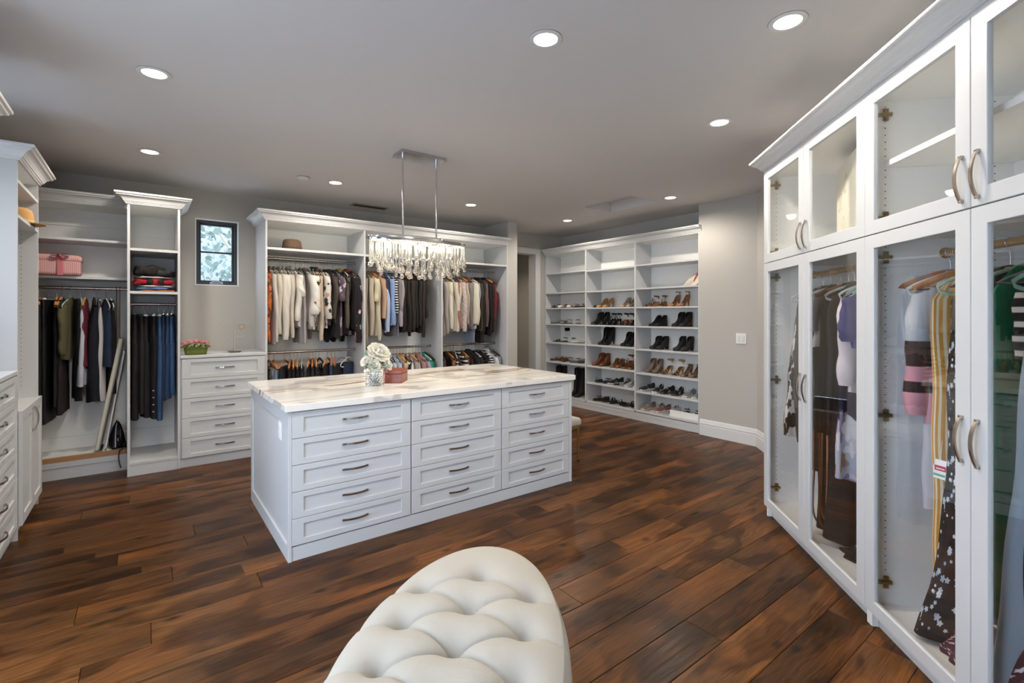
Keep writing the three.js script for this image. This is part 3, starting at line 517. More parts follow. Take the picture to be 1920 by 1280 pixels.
const hookGeo = (() => { const p = []; for (let i = 0; i <= 12; i++) { const a = -.5 + i / 12 * 4.2; p.push(V(0, Math.sin(a) * .0215 - .004, Math.cos(a) * -.0215)); } p.splice(0, p.length, ...p.reverse()); const q = []; for (let i = 0; i <= 12; i++) { const a = lerp(3.7, -.9, i / 12); q.push(V(0, Math.sin(a) * .0185 - .001, Math.cos(a) * .0185)); } q.push(V(0, -.03, .004), V(0, -.055, 0), V(0, -.09, 0)); return tube(q, .0019, 40, 5); })();
const barThick = (() => { const g = tube([V(0, -.165, -.215), V(0, -.135, -.15), V(0, -.095, -.04), V(0, -.088, 0), V(0, -.095, .04), V(0, -.135, .15), V(0, -.165, .215)], .0125, 24, 7); return g.scale(.75, 1, 1); })();
const barThin = tube([V(0, -.17, -.205), V(0, -.145, -.16), V(0, -.1, -.04), V(0, -.09, 0), V(0, -.1, .04), V(0, -.145, .16), V(0, -.17, .205)], .0045, 24, 6);
const rungGeo = rod(V(0, -.157, -.19), V(0, -.157, .19), .005, 8), rungThin = rod(V(0, -.168, -.2), V(0, -.168, .2), .0042, 8);
const loopGeo = tube([V(0, -.09, 0), V(0, -.105, .06), V(0, -.15, .175), V(0, -.172, .2), V(0, -.19, .17), V(0, -.19, -.17), V(0, -.172, -.2), V(0, -.15, -.175), V(0, -.105, -.06)], .0075, 40, 7, true).scale(.55, 1, 1);
const clipGeo = [-1, 1].map((s) => box(-.012, .012, -.14, -.095, s * .12 - .013, s * .12 + .013, .004));
const hangProto = new Map(), labels = new Set();
const short16 = (a, b) => a.split(/\s+/).length > 16 ? b : a;
const uniq = (l, extra) => { if (labels.has(l)) l = `${l} ${extra}`; labels.add(l); return l; };
function hanger(kind, holds, extra, place, style) {
  const key = kind + (style ?? '');
  let h = hangProto.get(key); const label = uniq(holds, extra);
  if (!h) {
    h = thing('clothes_hanger', label, 'hanger'); hangProto.set(key, h);
    part(h, 'hook', hookGeo, M.chrome);
    if (style === 'clips') { part(h, 'bar', rod(V(0, -.092, -.15), V(0, -.092, .15), .004, 8), M.chrome); clipGeo.forEach((c) => part(h, 'clip', c, hangMats[kind])); }
    else if (style === 'loop') part(h, 'shoulder_bar', loopGeo, hangMats[kind]);
    else { const thick = /wood|honey|dark|walnut/.test(kind); part(h, 'shoulder_bar', thick ? barThick : barThin, hangMats[kind]); part(h, 'lower_bar', thick ? rungGeo : rungThin, hangMats[kind]); }
  } else h = copyOf(h, label);
  place(h); return h;
}
// one rail of clothes; items: [position along the rail, description, short name, type, length, options]
function rail(at, turn, items, group, where, dense) {
  items.forEach(([pos, desc, short, type, len, o], i) => {
    const prev = items[i - 1]?.[2], next = items[i + 1]?.[2];
    const place = o.place ?? (prev && next ? `between the ${prev} and the ${next}` : prev ? `right of the ${prev}, ${where}` : `left of the ${next}, ${where}`);
    const ang = turn + (o.turn ?? (dense ? (hash(i * 7 + 3, items.length) - .35) * .34 : 0)), put = (n) => { const [X, Y, D] = at(pos); n.position.set(X, Y, -D); n.rotation.y = ang; };
    if (type !== 'none') {
      const name = { top: 'blouse', tank: 'camisole', dress: 'dress', skirt: 'skirt', pants: 'trousers', folded: 'folded_trousers', coat: 'coat', bag: 'garment_bag', jacket: 'jacket' }[type];
      const t = thing(name, uniq(short16(`${desc} ${place}`, `${desc} right of the ${prev}`), where), o.cat ?? catOf[type], 0, 0, 0, 0, group); put(t);
      garmentMeshes(t, { type, len, dense, ...o });
    }
    if (o.hanger !== 0) {
      const kind = o.hanger ?? 'black';
      hanger(kind, type === 'none' ? `${desc} ${place}` : `${hangWord[kind]} hanger of the ${desc}`, type === 'none' ? where : `beside the ${prev ?? next}`, put, o.style ?? (type === 'pants' ? 'clips' : undefined));
    }
  });
}
const along = (Y, D) => (x) => [x, Y, D];
const f = fabric, R2 = rng(9), j = (a) => (R2() - .5) * a;
const spread = (a, b, list) => list.map((l, i) => [lerp(a, b, i / (list.length - 1)), ...l]);
// -- wardrobe, first bay
rail(along(2.04, 5.771), 0, spread(1.045, 1.965, [
  ['orange sequinned long-sleeved top', 'orange sequinned top', 'top', .9, { mat: P.sequin, th: .032, hanger: 'black', cuff: .045 }],
  ['long white blouse with a pointed hem', 'white pointed blouse', 'top', .93, { mat: f('#d6d0c6'), sleeve: .74 }],
  ['cream thin knit top', 'cream knit top', 'top', .78, { mat: f('#cfc6b6'), sleeve: .66 }],
  ['ivory blouse with bell cuffs', 'bell cuff blouse', 'top', .80, { mat: f('#dcd6ca'), cuff: .06, sleeve: .72, hanger: 'grey' }],
  ['white blouse with gathered sleeves', 'gathered sleeve blouse', 'top', .84, { mat: f('#e0dbd0'), puff: .3, sleeve: .64 }],
  ['pale beige blouse', 'pale beige blouse', 'top', .86, { mat: f('#cdc3b4'), sleeve: .7 }],
  ['white short-sleeved blouse with a wide collar', 'wide collar blouse', 'top', .74, { mat: f('#e6e2d8'), sleeve: .26, cuff: .08, collar: true, wide: .215, out: .02 }],
  ['white cuffed cotton blouse', 'cuffed cotton blouse', 'top', .75, { mat: f('#e3dfd6'), sleeve: .52, cuff: .06 }],
  ['grey camisole with a rounded hem', 'grey camisole', 'tank', .92, { mat: f('#b9b5b6'), wide: .17, hem: .15 }],
  ['dusty pink blouse with white sleeves', 'dusty pink blouse', 'top', .70, { mat: f('#b3a09a'), sleeveMat: f('#ddd8ce'), sleeve: .58 }],
  ['large white tunic with wide sleeves', 'white tunic', 'top', .78, { mat: f('#e8e5dc'), sleeve: .45, cuff: .09, wide: .22, out: .05 }],
  ['white blouse with yellow and dark flowers', 'yellow flower blouse', 'top', .74, { mat: P.floralWhite, sleeve: .43, cuff: .085, wide: .215, out: .05, collar: f('#1f4a40') }],
  ['cream cardigan with long sleeves', 'cream cardigan', 'top', .8, { mat: f('#c9b9a4'), sleeve: .74, collar: f('#6d5763') }],
  ['pale blouse with navy leaves', 'navy leaf blouse', 'top', .77, { mat: P.floralNavy, sleeve: .5, cuff: .07, wide: .215 }],
  ['charcoal vest', 'charcoal vest', 'tank', .74, { mat: f('#4a4544') }],
  ['dark brown blouse', 'dark brown blouse', 'top', .7, { mat: f('#4b423c'), sleeve: .5 }],
  ['black asymmetric dress with a ruffled hem', 'black asymmetric dress', 'dress', .9, { mat: f('#201e20'), th: .055, hem: .19, hemWave: .04, hanger: 'grey' }],
  ['purple blouse with white blossoms', 'purple blossom blouse', 'top', .86, { mat: P.floralPurple, sleeve: .3, cuff: .07, hem: .22 }],
  ['black tunic with short sleeves', 'black tunic', 'top', .83, { mat: f('#1d1a1b'), sleeve: .3, collar: f('#c9b25c') }],
  ['grey brown tweed top', 'tweed top', 'top', .78, { mat: P.tweed, sleeve: .6, hanger: 'white' }],
  ['black silk blouse with a red collar', 'red collar blouse', 'top', .77, { mat: f('#1a1618'), sleeve: .62, collar: f('#a84a44') }],
  ['black blouse with pink flowers', 'pink flower blouse', 'top', .86, { mat: P.floralPink, sleeve: .78, cuff: .055, wide: .21 }],
]), 'tops on the upper rail of the first bay', 'upper rail of first bay', .72);
// -- second bay
rail(along(2.04, 5.771), 0, spread(2.10, 2.86, [
  ['long beige lace blouse', 'beige lace blouse', 'top', .92, { mat: f('#b9aa98'), sleeve: .8, hanger: 'wire' }],
  ['beige ribbed cardigan', 'ribbed cardigan', 'top', .86, { mat: f('#c6b8a2'), hanger: 'wire' }],
  ['pale cream pullover', 'cream pullover', 'top', .86, { mat: f('#d9cfb6'), sleeve: .76, hanger: 'wood' }],
  ['pale yellow short-sleeved top', 'pale yellow top', 'top', .82, { mat: f('#ddd6b4'), sleeve: .3, cuff: .065, hanger: 'wood' }],
  ['peach long-sleeved top', 'peach top', 'top', .66, { mat: f('#c9a58c'), hanger: 'walnut' }],
  ['navy thin top', 'navy top', 'top', .8, { mat: f('#2c3550'), sleeve: .3 }],
  ['blue and white striped shirt', 'striped shirt', 'top', .82, { mat: P.stripeBlue }],
  ['light blue button shirt', 'light blue shirt', 'top', .74, { mat: f('#8fa9d6'), cuff: .046 }],
  ['black and white striped pullover', 'monochrome striped pullover', 'top', .6, { mat: P.stripeBW }],
  ['long grey cardigan', 'long grey cardigan', 'top', .88, { mat: f('#87828a'), sleeve: .5 }],
  ['lilac grey pullover', 'lilac grey pullover', 'top', .72, { mat: f('#aa9fa4'), sleeve: .6 }],
  ['black knit pullover', 'black pullover', 'top', .82, { mat: f('#1c1816'), th: .036 }],
  ['black brown pullover with a round hem', 'black brown pullover', 'top', .83, { mat: f('#221b17'), th: .036, hanger: 'walnut' }],
  ['dark brown ribbed pullover', 'brown ribbed pullover', 'top', .80, { mat: f('#2d241e'), th: .034, hanger: 'wood' }],
  ['charcoal brown cardigan', 'charcoal brown cardigan', 'top', .82, { mat: f('#29211c'), th: .034 }],
  ['plain black cardigan with a white tag', 'black tagged cardigan', 'top', .78, { mat: f('#171415'), th: .036, collar: f('#d8d6d2') }],
  ['very dark brown pullover', 'very dark pullover', 'top', .76, { mat: f('#231c18'), th: .034, hanger: 'wood' }],
  ['dark brown coat-length cardigan', 'long brown cardigan', 'top', .84, { mat: f('#2b231e'), th: .036, sleeve: .74 }],
  ['black brown quilted jacket', 'brown quilted jacket', 'jacket', .72, { mat: f('#1f1917'), th: .04, sleeve: .5, hanger: 'honey' }],
]), 'tops on the upper rail of the middle bay', 'upper rail of middle bay', .72);
// -- third bay
rail(along(2.04, 5.771), 0, spread(3.09, 3.93, [
  ['long white blouse with a draped sleeve', 'white draped blouse', 'top', .98, { mat: f('#dcd7cc'), sleeve: .52, cuff: .06 }],
  ['pale grey chiffon blouse', 'grey chiffon blouse', 'top', .9, { mat: f('#b3aba6'), sleeve: .7 }],
  ['pale yellow cable knit', 'yellow cable knit', 'top', .82, { mat: f('#d2c6a2'), sleeve: .52, hanger: 'walnut' }],
  ['ivory shirt with cuffed sleeves', 'ivory shirt', 'top', .8, { mat: f('#e2dccb'), cuff: .048, sleeve: .64 }],
  ['off-white long cardigan', 'off-white cardigan', 'top', .84, { mat: f('#d9d1c2'), sleeve: .68 }],
  ['rose pink cardigan', 'rose cardigan', 'top', .8, { mat: f('#a86f62'), sleeve: .66 }],
  ['cream sweater with narrow sleeves', 'narrow sleeve sweater', 'top', .82, { mat: f('#d4c8b4'), sleeve: .62 }],
  ['taupe quilted jacket', 'taupe quilted jacket', 'jacket', .8, { mat: P.quilt, th: .045, sleeve: .68, cuff: .046, wide: .22 }],
  ['sand coloured blazer', 'sand blazer', 'jacket', .74, { mat: f('#c2b39a'), th: .04, hanger: 'honey' }],
  ['grey wool blazer', 'grey blazer', 'jacket', .78, { mat: f('#8b8386'), th: .04, hanger: 'walnut' }],
  ['mauve grey blazer', 'mauve blazer', 'jacket', .76, { mat: f('#9c9296'), th: .04 }],
  ['ivory coat with wide sleeves', 'ivory coat', 'coat', .8, { mat: f('#d8d4c0'), th: .045, sleeve: .58, cuff: .075, wide: .225, out: .06 }],
  ['pale blue long blouse', 'pale blue blouse', 'top', 1.0, { mat: f('#a9b3c4'), hem: .12, sleeve: .6 }],
  ['olive brown jacket', 'olive jacket', 'jacket', .84, { mat: f('#4a4230'), th: .04 }],
  ['long black wool coat', 'black wool coat', 'coat', 1.0, { mat: f('#1f1b19'), th: .05, wide: .22, sleeve: .7 }],
  ['mauve brown knit jacket', 'mauve brown jacket', 'jacket', .8, { mat: f('#6a5250'), th: .042, sleeve: .62, wide: .22, out: .06, hanger: 'wire' }],
  ['black jacket with long hem', 'long black jacket', 'jacket', .9, { mat: f('#191617'), th: .045, wide: .22, hanger: 'wire' }],
  ['black and brown blazer', 'black brown blazer', 'jacket', .86, { mat: f('#231b18'), th: .042, wide: .215, hanger: 'honey' }],
  ['dark red long-sleeved jacket', 'dark red jacket', 'jacket', .74, { mat: f('#8c1426'), th: .04, wide: .21 }],
]), 'tops and jackets on the upper rail of the last bay', 'upper rail of last bay', .72);
// -- lower rails (seen above the marble)
rail(along(1.013, 5.771), 0, [
  [1.05, 'black folded trousers', 'black folded trousers', 'folded', .5, { mat: f('#1c1a1d'), hanger: 'dark' }], [1.085, 'white and grey print trousers', 'grey print trousers', 'folded', .5, { mat: P.floralGrey, hanger: 'wood' }],
  [1.13, 'light blue denim skirt', 'blue denim skirt', 'folded', .4, { mat: P.denim('#7f9cc0'), hanger: 'honey', wide: .16 }], [1.24, 'washed black jeans', 'washed black jeans', 'folded', .5, { mat: f('#232226'), hanger: 'wood', turn: -.5, wide: .16 }],
  [1.30, 'charcoal suit trousers', 'charcoal suit trousers', 'folded', .55, { mat: f('#2b2a2e'), hanger: 'wood', turn: -.3 }], [1.335, 'dark slate trousers', 'slate trousers', 'folded', .55, { mat: f('#1e2126'), hanger: 'honey', turn: -.25 }], [1.375, 'deep black trousers', 'deep black trousers', 'folded', .5, { mat: f('#161517'), hanger: 'honey', turn: -.25 }], [1.42, 'olive black trousers', 'olive black trousers', 'folded', .5, { mat: f('#23251f'), hanger: 'mint', turn: -.25 }],
  [1.50, 'black dress trousers', 'black dress trousers', 'folded', .55, { mat: f('#19181b'), hanger: 'honey', turn: -.35 }], [1.54, 'grey black trousers', 'grey black trousers', 'folded', .5, { mat: f('#313036'), hanger: 'wood', turn: -.3 }], [1.575, 'ink blue trousers', 'ink blue trousers', 'folded', .5, { mat: f('#1d2230'), hanger: 'honey', turn: -.25 }], [1.61, 'dark sequinned skirt', 'dark sequinned skirt', 'folded', .4, { mat: P.floralBlack, hanger: 'dark', turn: -.5 }],
  [1.70, 'black cropped trousers', 'black cropped trousers', 'folded', .5, { mat: f('#1d1c1f'), hanger: 'honey', turn: -.5, wide: .16 }], [1.745, 'dark denim trousers', 'dark denim trousers', 'folded', .5, { mat: P.denim('#3c5476'), hanger: 'wood', turn: -.3 }], [1.785, 'brown belted trousers', 'brown belted trousers', 'folded', .5, { mat: f('#2e2622'), hanger: 'wood', turn: -.3 }],
  [1.87, 'faded black jeans', 'faded black jeans', 'folded', .45, { mat: f('#26272b'), hanger: 'grey', turn: -.9 }], [1.95, 'dark navy jeans', 'dark navy jeans', 'folded', .45, { mat: P.denim('#2b3850'), hanger: 'white', turn: -.8, style: 'loop' }],
], 'trousers on the lower rail of the first bay', 'lower rail of first bay', .9);
rail(along(1.013, 5.771), 0, spread(2.12, 2.95, [
  ['brown suede top', 'brown suede top', 'top', .7, { mat: f('#9a7350'), hanger: 'wood' }], ['white ruffled top', 'white ruffled top', 'top', .7, { mat: f('#e4e0d8'), hanger: 'wood' }], ['cream tee shirt', 'cream tee shirt', 'top', .7, { mat: f('#ddd3bd'), sleeve: .25 }], ['pale grey tee shirt', 'pale grey tee', 'top', .7, { mat: f('#c3c1c4'), sleeve: .25, hanger: 'walnut' }], ['ivory vest', 'ivory vest', 'tank', .7, { mat: f('#e2ddd0') }],
  ['bright white tee shirt', 'bright white tee', 'top', .7, { mat: f('#eceae6'), sleeve: .25, hanger: 'dark' }], ['white print tee shirt', 'white print tee', 'top', .7, { mat: P.floralGrey, sleeve: .25, hanger: 'dark' }], ['ice blue shirt', 'ice blue shirt', 'top', .7, { mat: f('#cdd8ea') }], ['white linen shirt', 'white linen shirt', 'top', .7, { mat: f('#e3e5ea') }], ['pale sky shirt', 'pale sky shirt', 'top', .7, { mat: f('#c2cfe2') }],
  ['beige tee shirt', 'beige tee shirt', 'top', .7, { mat: f('#d2c6ae'), sleeve: .25, hanger: 'honey' }], ['tan cotton top', 'tan cotton top', 'top', .7, { mat: f('#b99a78'), hanger: 'honey' }], ['white tee shirt with a black print', 'black print tee', 'top', .7, { mat: P.cow, sleeve: .25, hanger: 'walnut' }], ['soft white sweater', 'soft white sweater', 'top', .7, { mat: f('#dfdcd8') }], ['stone grey top', 'stone grey top', 'top', .7, { mat: f('#a9a49e'), hanger: 'honey' }],
  ['light grey hooded top', 'light grey hooded top', 'top', .7, { mat: f('#bcbac0') }], ['dusty rose top', 'dusty rose top', 'top', .7, { mat: f('#b98c88'), hanger: 'wood' }], ['silver grey cardigan', 'silver grey cardigan', 'top', .7, { mat: f('#b1adb4') }], ['turquoise top', 'turquoise top', 'top', .7, { mat: f('#2f9aa6'), hanger: 'white' }], ['emerald green top', 'emerald top', 'top', .7, { mat: f('#1d7a48'), hanger: 'dark', wide: .19 }],
]), 'tops on the lower rail of the middle bay', 'lower rail of middle bay', .72);
rail(along(1.013, 5.771), 0, spread(3.10, 3.98, [
  ['grey flecked coat', 'grey flecked coat', 'coat', .8, { mat: P.tweed, th: .045 }], ['brown grey vest', 'brown grey vest', 'tank', .7, { mat: f('#5d564c') }], ['black leather jacket', 'black leather jacket', 'jacket', .7, { mat: f('#1b1716', { rough: .4 }), th: .05, wide: .22 }], ['tan leather jacket', 'tan leather jacket', 'jacket', .7, { mat: f('#9a5f30', { rough: .5 }), th: .05, wide: .22, hanger: 'wood' }],
  ['dark brown jacket', 'dark brown jacket', 'jacket', .7, { mat: f('#3b2519'), th: .045 }], ['white zebra striped top', 'zebra striped top', 'top', .7, { mat: P.zebra, hanger: 'white', turn: -.3, style: 'loop' }], ['black zebra striped top', 'black zebra top', 'top', .7, { mat: P.stripeWide }], ['rust brown jacket', 'rust jacket', 'jacket', .7, { mat: f('#8a4a22'), th: .04, hanger: 'wood' }], ['black cotton jacket', 'black cotton jacket', 'jacket', .7, { mat: f('#1c1a1b'), th: .045 }],
  ['black hooded jacket', 'black hooded jacket', 'jacket', .7, { mat: f('#161516'), th: .045, collar: true }], ['black denim jacket', 'black denim jacket', 'jacket', .7, { mat: f('#222127'), th: .045, hanger: 'white' }], ['black puffer vest', 'black puffer vest', 'tank', .7, { mat: f('#19181a', { rough: .5 }), th: .06 }], ['black studded jacket', 'black studded jacket', 'jacket', .7, { mat: P.floralBlack, th: .04 }], ['black and white ribbon striped shirt', 'ribbon striped shirt', 'top', .7, { mat: P.stripeBW, wide: .21, hanger: 'white' }],
  ['white collared shirt', 'white collared shirt', 'top', .7, { mat: f('#e2e2e4'), collar: true }], ['grey blue shirt', 'grey blue shirt', 'top', .7, { mat: f('#8d97a6'), hanger: 'dark' }],
]), 'tops on the lower rail of the last bay', 'lower rail of last bay', .72);
// -- corner bay
rail(along(1.668, 5.871), 0, [
  [-.99, 'long black trousers', 'long black trousers', 'pants', 1.1, { mat: f('#161519') }], [-.88, 'maroon top', 'maroon top', 'top', .75, { mat: f('#3f1822'), hanger: 'wood' }],
  [-.83, 'pale blue top', 'pale blue top', 'tank', .72, { mat: f('#b9c8d8'), hanger: 'wood', turn: .4 }], [-.78, 'wide black trousers', 'wide black trousers', 'pants', 1.18, { mat: f('#141317'), legEnd: .1, hanger: 'wood', style: '' }], [-.725, 'flared black trousers', 'flared black trousers', 'pants', 1.19, { mat: f('#19181c'), legEnd: .1, hanger: 'honey', style: '' }], [-.665, 'black silk trousers', 'black silk trousers', 'pants', 1.17, { mat: f('#121116', { rough: .6 }), legEnd: .1, hanger: 'white' }],
  [-.61, 'dark grey trousers', 'dark grey trousers', 'pants', 1.05, { mat: f('#2a282b'), legEnd: .09, hanger: 'honey', style: '' }], [-.575, 'dark brown trousers', 'dark brown trousers', 'pants', 1.1, { mat: f('#2b2222'), legEnd: .11, hanger: 'honey', style: '' }],
  [-.52, 'olive green drawstring shirt', 'olive shirt', 'top', .63, { mat: f('#5f5a3c'), sleeve: .42, cuff: .05, hanger: 'mint', style: 'loop', turn: -.2 }], [-.475, 'black narrow trousers', 'black narrow trousers', 'pants', 1.0, { mat: f('#17161a') }], [-.45, 'long white blouse', 'long white blouse', 'tank', .88, { mat: f('#cfd3de'), wide: .19, hanger: 'mint', style: 'loop' }], [-.42, 'burgundy blouse', 'burgundy blouse', 'tank', .7, { mat: f('#701c34'), hanger: 'honey', hem: .17 }],
  [-.36, 'dark navy jumpsuit', 'navy jumpsuit', 'dress', 1.02, { mat: f('#171822'), th: .06, hem: .2, hanger: 'dark' }], [-.325, 'white cotton skirt', 'white cotton skirt', 'skirt', 1.03, { mat: f('#dcd8d8'), wide: .16 }], [-.28, 'dark denim overalls', 'denim overalls', 'dress', .72, { mat: P.denim('#1f2f44'), th: .05, hanger: 'white', style: 'loop' }], [-.245, 'black short trousers', 'black short trousers', 'pants', .97, { mat: f('#15151a'), hanger: 'white', style: 'loop' }],
], 'clothes on the corner rail', 'corner rail', .8);
// -- tower rail
rail(along(1.525, 5.73), 0, [
  [-.07, 'black slim trousers', 'black slim trousers', 'pants', 1.07, { mat: f('#17161a'), hanger: 'black' }], [-.03, 'black corduroy trousers', 'black corduroy trousers', 'pants', 1.02, { mat: f('#211f22') }], [.01, 'black straight trousers', 'black straight trousers', 'pants', 1.06, { mat: f('#19181d'), hanger: 'white' }], [.055, 'black trousers with silver buttons', 'silver button trousers', 'pants', 1.07, { mat: f('#151418'), hanger: 'white', legEnd: .085 }],
  [.115, 'long mid-blue jeans', 'mid-blue jeans', 'pants', 1.08, { mat: P.denim('#35557f'), hanger: 'white' }], [.155, 'dark blue jeans', 'dark blue jeans', 'pants', .9, { mat: P.denim('#20324f'), hanger: 'black' }], [.19, 'blue stitched jeans', 'blue stitched jeans', 'pants', .88, { mat: P.denim('#2c4870'), hanger: 'honey' }], [.225, 'faded blue jeans', 'faded blue jeans', 'pants', .86, { mat: P.denim('#3a5c88'), hanger: 'black' }],
], 'trousers on the tower rail', 'tower rail', .8);
{ const t = scene.children.find((o) => o.userData.label?.startsWith('black trousers with silver')); [0, 1, 2, 3].forEach((i) => part(t, 'button', new THREE.SphereGeometry(.009, 10, 8).scale(1, 1, .5).translate(-.012, -.80 - i * .065, .17 - .012 * i * 0), M.chrome)); }
// -- belts hanging in the corner bay
for (const [x, col, l, label] of [[-.20, '#5a2f1c', .78, 'brown leather belt hanging in the corner bay, longer of two'], [-.175, '#8a5a38', .6, 'tan leather belt hanging in the corner bay beside the brown one']]) {
  const t = thing('belt', label, 'belt', x, 1.668, 5.871); const mat = std(col, .5);
  part(t, 'strap', [box(-.002, .002, -l, .02, .016, .05, .001).rotateX(-.04), box(-.002, .002, -l * .9, .02, -.05, -.016, .001), box(-.002, .002, .0155, .021, -.05, .05, .001)], mat); part(t, 'buckle', sheet(-.022, .022, -.03, .03, -.002, .002, [[-.014, .014, -.022, .022]]).rotateY(Math.PI / 2).translate(0, -l - .02, .07), M.brass);
}
// -- glass wardrobes: a = distance along the angled wall, rail axis 1.64 m from the camera's line
const cab = (a) => { const [X, D] = CAB(a, 1.64); return [X, 1.706, D]; };
const navyPrint = printed(drawn(512, 512, (c) => { c.fillStyle = '#1f2240'; c.fillRect(0, 0, 512, 512); const y0 = 512 * (1 - .484), y1 = 512 * (1 - .24), R = rng(33); c.fillStyle = '#c4cbe0'; c.fillRect(0, y0, 512, y1 - y0); for (let i = 0; i < 60; i++) { const x = R() * 512, y = lerp(y0 + 8, y1 - 8, R()), r = 14 + R() * 20; c.fillStyle = ['#eef0f6', '#f4f4fa', '#dcdcec', '#b8926a', '#8f86a4'][Math.floor(R() * 5)]; for (let k = 0; k < 3; k++) { c.beginPath(); c.ellipse(x + k * 6, y, r * (i % 5 > 3 ? .4 : 1), r * .36, R() * 6, 0, 7); c.fill(); } } }, [1, .6]));
rail(cab, turnC, [
  [3.5, 'black and white flower print dress', 'flower print dress', 'dress', 1.10, { mat: P.cow, hem: .26, th: .05, hanger: 'white', style: 'loop' }],
  [3.40, 'dark grey long coat', 'dark grey coat', 'coat', 1.12, { mat: f('#4a4540'), th: .04, wide: .17, hanger: 'grey' }],
  [3.28, 'dark brown evening coat', 'evening coat', 'coat', 1.25, { mat: f('#4a4034'), th: .04, wide: .19, hanger: 'white', style: 'loop' }],
  [3.195, 'white shirt with a turned-up collar', 'white collar shirt', 'top', .48, { mat: f('#e6eaf2'), sleeve: .22, cuff: .05, wide: .2, hanger: 'mint', style: 'loop' }],
  [3.13, 'brown leather-edged coat', 'leather-edged coat', 'coat', 1.56, { mat: f('#35271e', { rough: .5 }), th: .034, wide: .21, sleeve: 0, edge: '#a5714f', hanger: 'wood' }],
  [3.06, 'second leather-edged coat, slightly shorter,', 'shorter leather-edged coat', 'coat', 1.52, { mat: f('#2d2019', { rough: .5 }), th: .03, wide: .2, sleeve: 0, edge: '#b07a56', hanger: 'white', style: 'loop' }],
  [2.98, 'long black floor-length gown', 'black gown', 'dress', 1.56, { mat: f('#171416'), th: .05, hem: .24, hanger: 'black' }],
  [2.905, 'long navy dress with white lilies at the hem', 'navy dress', 'dress', 1.19, { mat: navyPrint, th: .045, hem: .23, hanger: 'white', style: 'loop' }],
  [2.83, 'white and pink blouse', 'white pink blouse', 'top', .70, { mat: f('#efe4ea'), sleeve: .5, cuff: .05, hanger: 'mint', style: 'loop', wide: .2, out: .02 }],
  [2.765, 'violet blue blouse', 'violet blouse', 'top', .46, { mat: f('#45467c'), sleeve: .26, cuff: .06, hanger: 'mint', style: 'loop', wide: .21, th: .05, out: .02 }],
  [2.68, 'black lace gown', 'lace gown', 'dress', 1.5, { mat: f('#151315'), th: .05, hem: .22, hanger: 'black' }],
  [2.57, 'black satin gown', 'satin gown', 'dress', 1.53, { mat: f('#1b181c', { rough: .4 }), th: .05, hem: .22, hanger: 'black' }],
], 'clothes in the far glass wardrobe', 'in far glass wardrobe');
rail(cab, turnC, [
  [2.385, 'clear plastic garment bag', 'plastic bag', 'bag', 1.2, { mat: P.film, wide: .25, hem: .22, th: .05, fold: .02, freq: 60, turn: -.22, hanger: 'wood' }],
  [2.345, 'white chiffon dress behind plastic', 'chiffon dress', 'dress', 1.12, { mat: f('#d9d9e2'), wide: .15, hem: .13, th: .03, hanger: 'white', style: 'loop' }],
  [2.315, 'short brown, grey and pink colour-block dress', 'colour-block dress', 'top', .76, { mat: printed(drawn(64, 256, (c) => { [['#c9ced6', 0, 256], ['#43302c', 100, 28], ['#e2a3b0', 128, 17], ['#3b2b28', 145, 12], ['#e2a3b0', 157, 34]].forEach(([k, y, h]) => { c.fillStyle = k; c.fillRect(0, y, 64, h); }); }, [1, 1])), wide: .165, hem: .15, th: .03, sleeve: .55, cuff: .05, cat: 'dress', hanger: 'wire' }],
  [2.275, 'yellow and cream striped sleeveless dress', 'yellow striped dress', 'dress', 1.47, { mat: P.stripeYellow, wide: .15, hem: .135, th: .022, fold: .004, hanger: 'honey' }],
  [2.165, 'black floor-length dress with small white flowers', 'small flower dress', 'dress', 1.597, { mat: P.floralBlack, th: .06, hem: .262, flare: 3.2, fold: .022, hanger: 'mint', style: 'loop', hemWave: .02 }],
  [2.085, 'dark brown pleated dress', 'brown pleated dress', 'dress', 1.2, { mat: f('#2d2622'), th: .04, wide: .12, hem: .14, hanger: 'black' }],
  [1.985, 'bright green sleeveless long dress', 'green dress', 'dress', 1.5, { mat: f('#149066'), th: .035, hem: .2, hanger: 'mint', style: 'loop' }],
  [1.88, 'black top with wide white stripes', 'wide striped top', 'tank', .42, { mat: P.stripeWide, wide: .14, hanger: 'wire' }],
  [1.825, 'long pale blue grey raincoat', 'blue grey raincoat', 'coat', 1.52, { mat: f('#a4b8c8', { rough: .6 }), th: .04, wide: .16, hem: .25, sleeve: 0, hanger: 'mint', style: 'loop' }],
  [1.77, 'black lace dress', 'black lace dress', 'dress', 1.3, { mat: f('#1a1718'), th: .04, hem: .2, hanger: 'black' }],
  [1.70, 'white linen dress', 'white linen dress', 'dress', 1.12, { mat: f('#dbe2ec'), th: .045, hem: .22, hanger: 'wood' }],
], 'clothes in the near glass wardrobe', 'in near glass wardrobe');
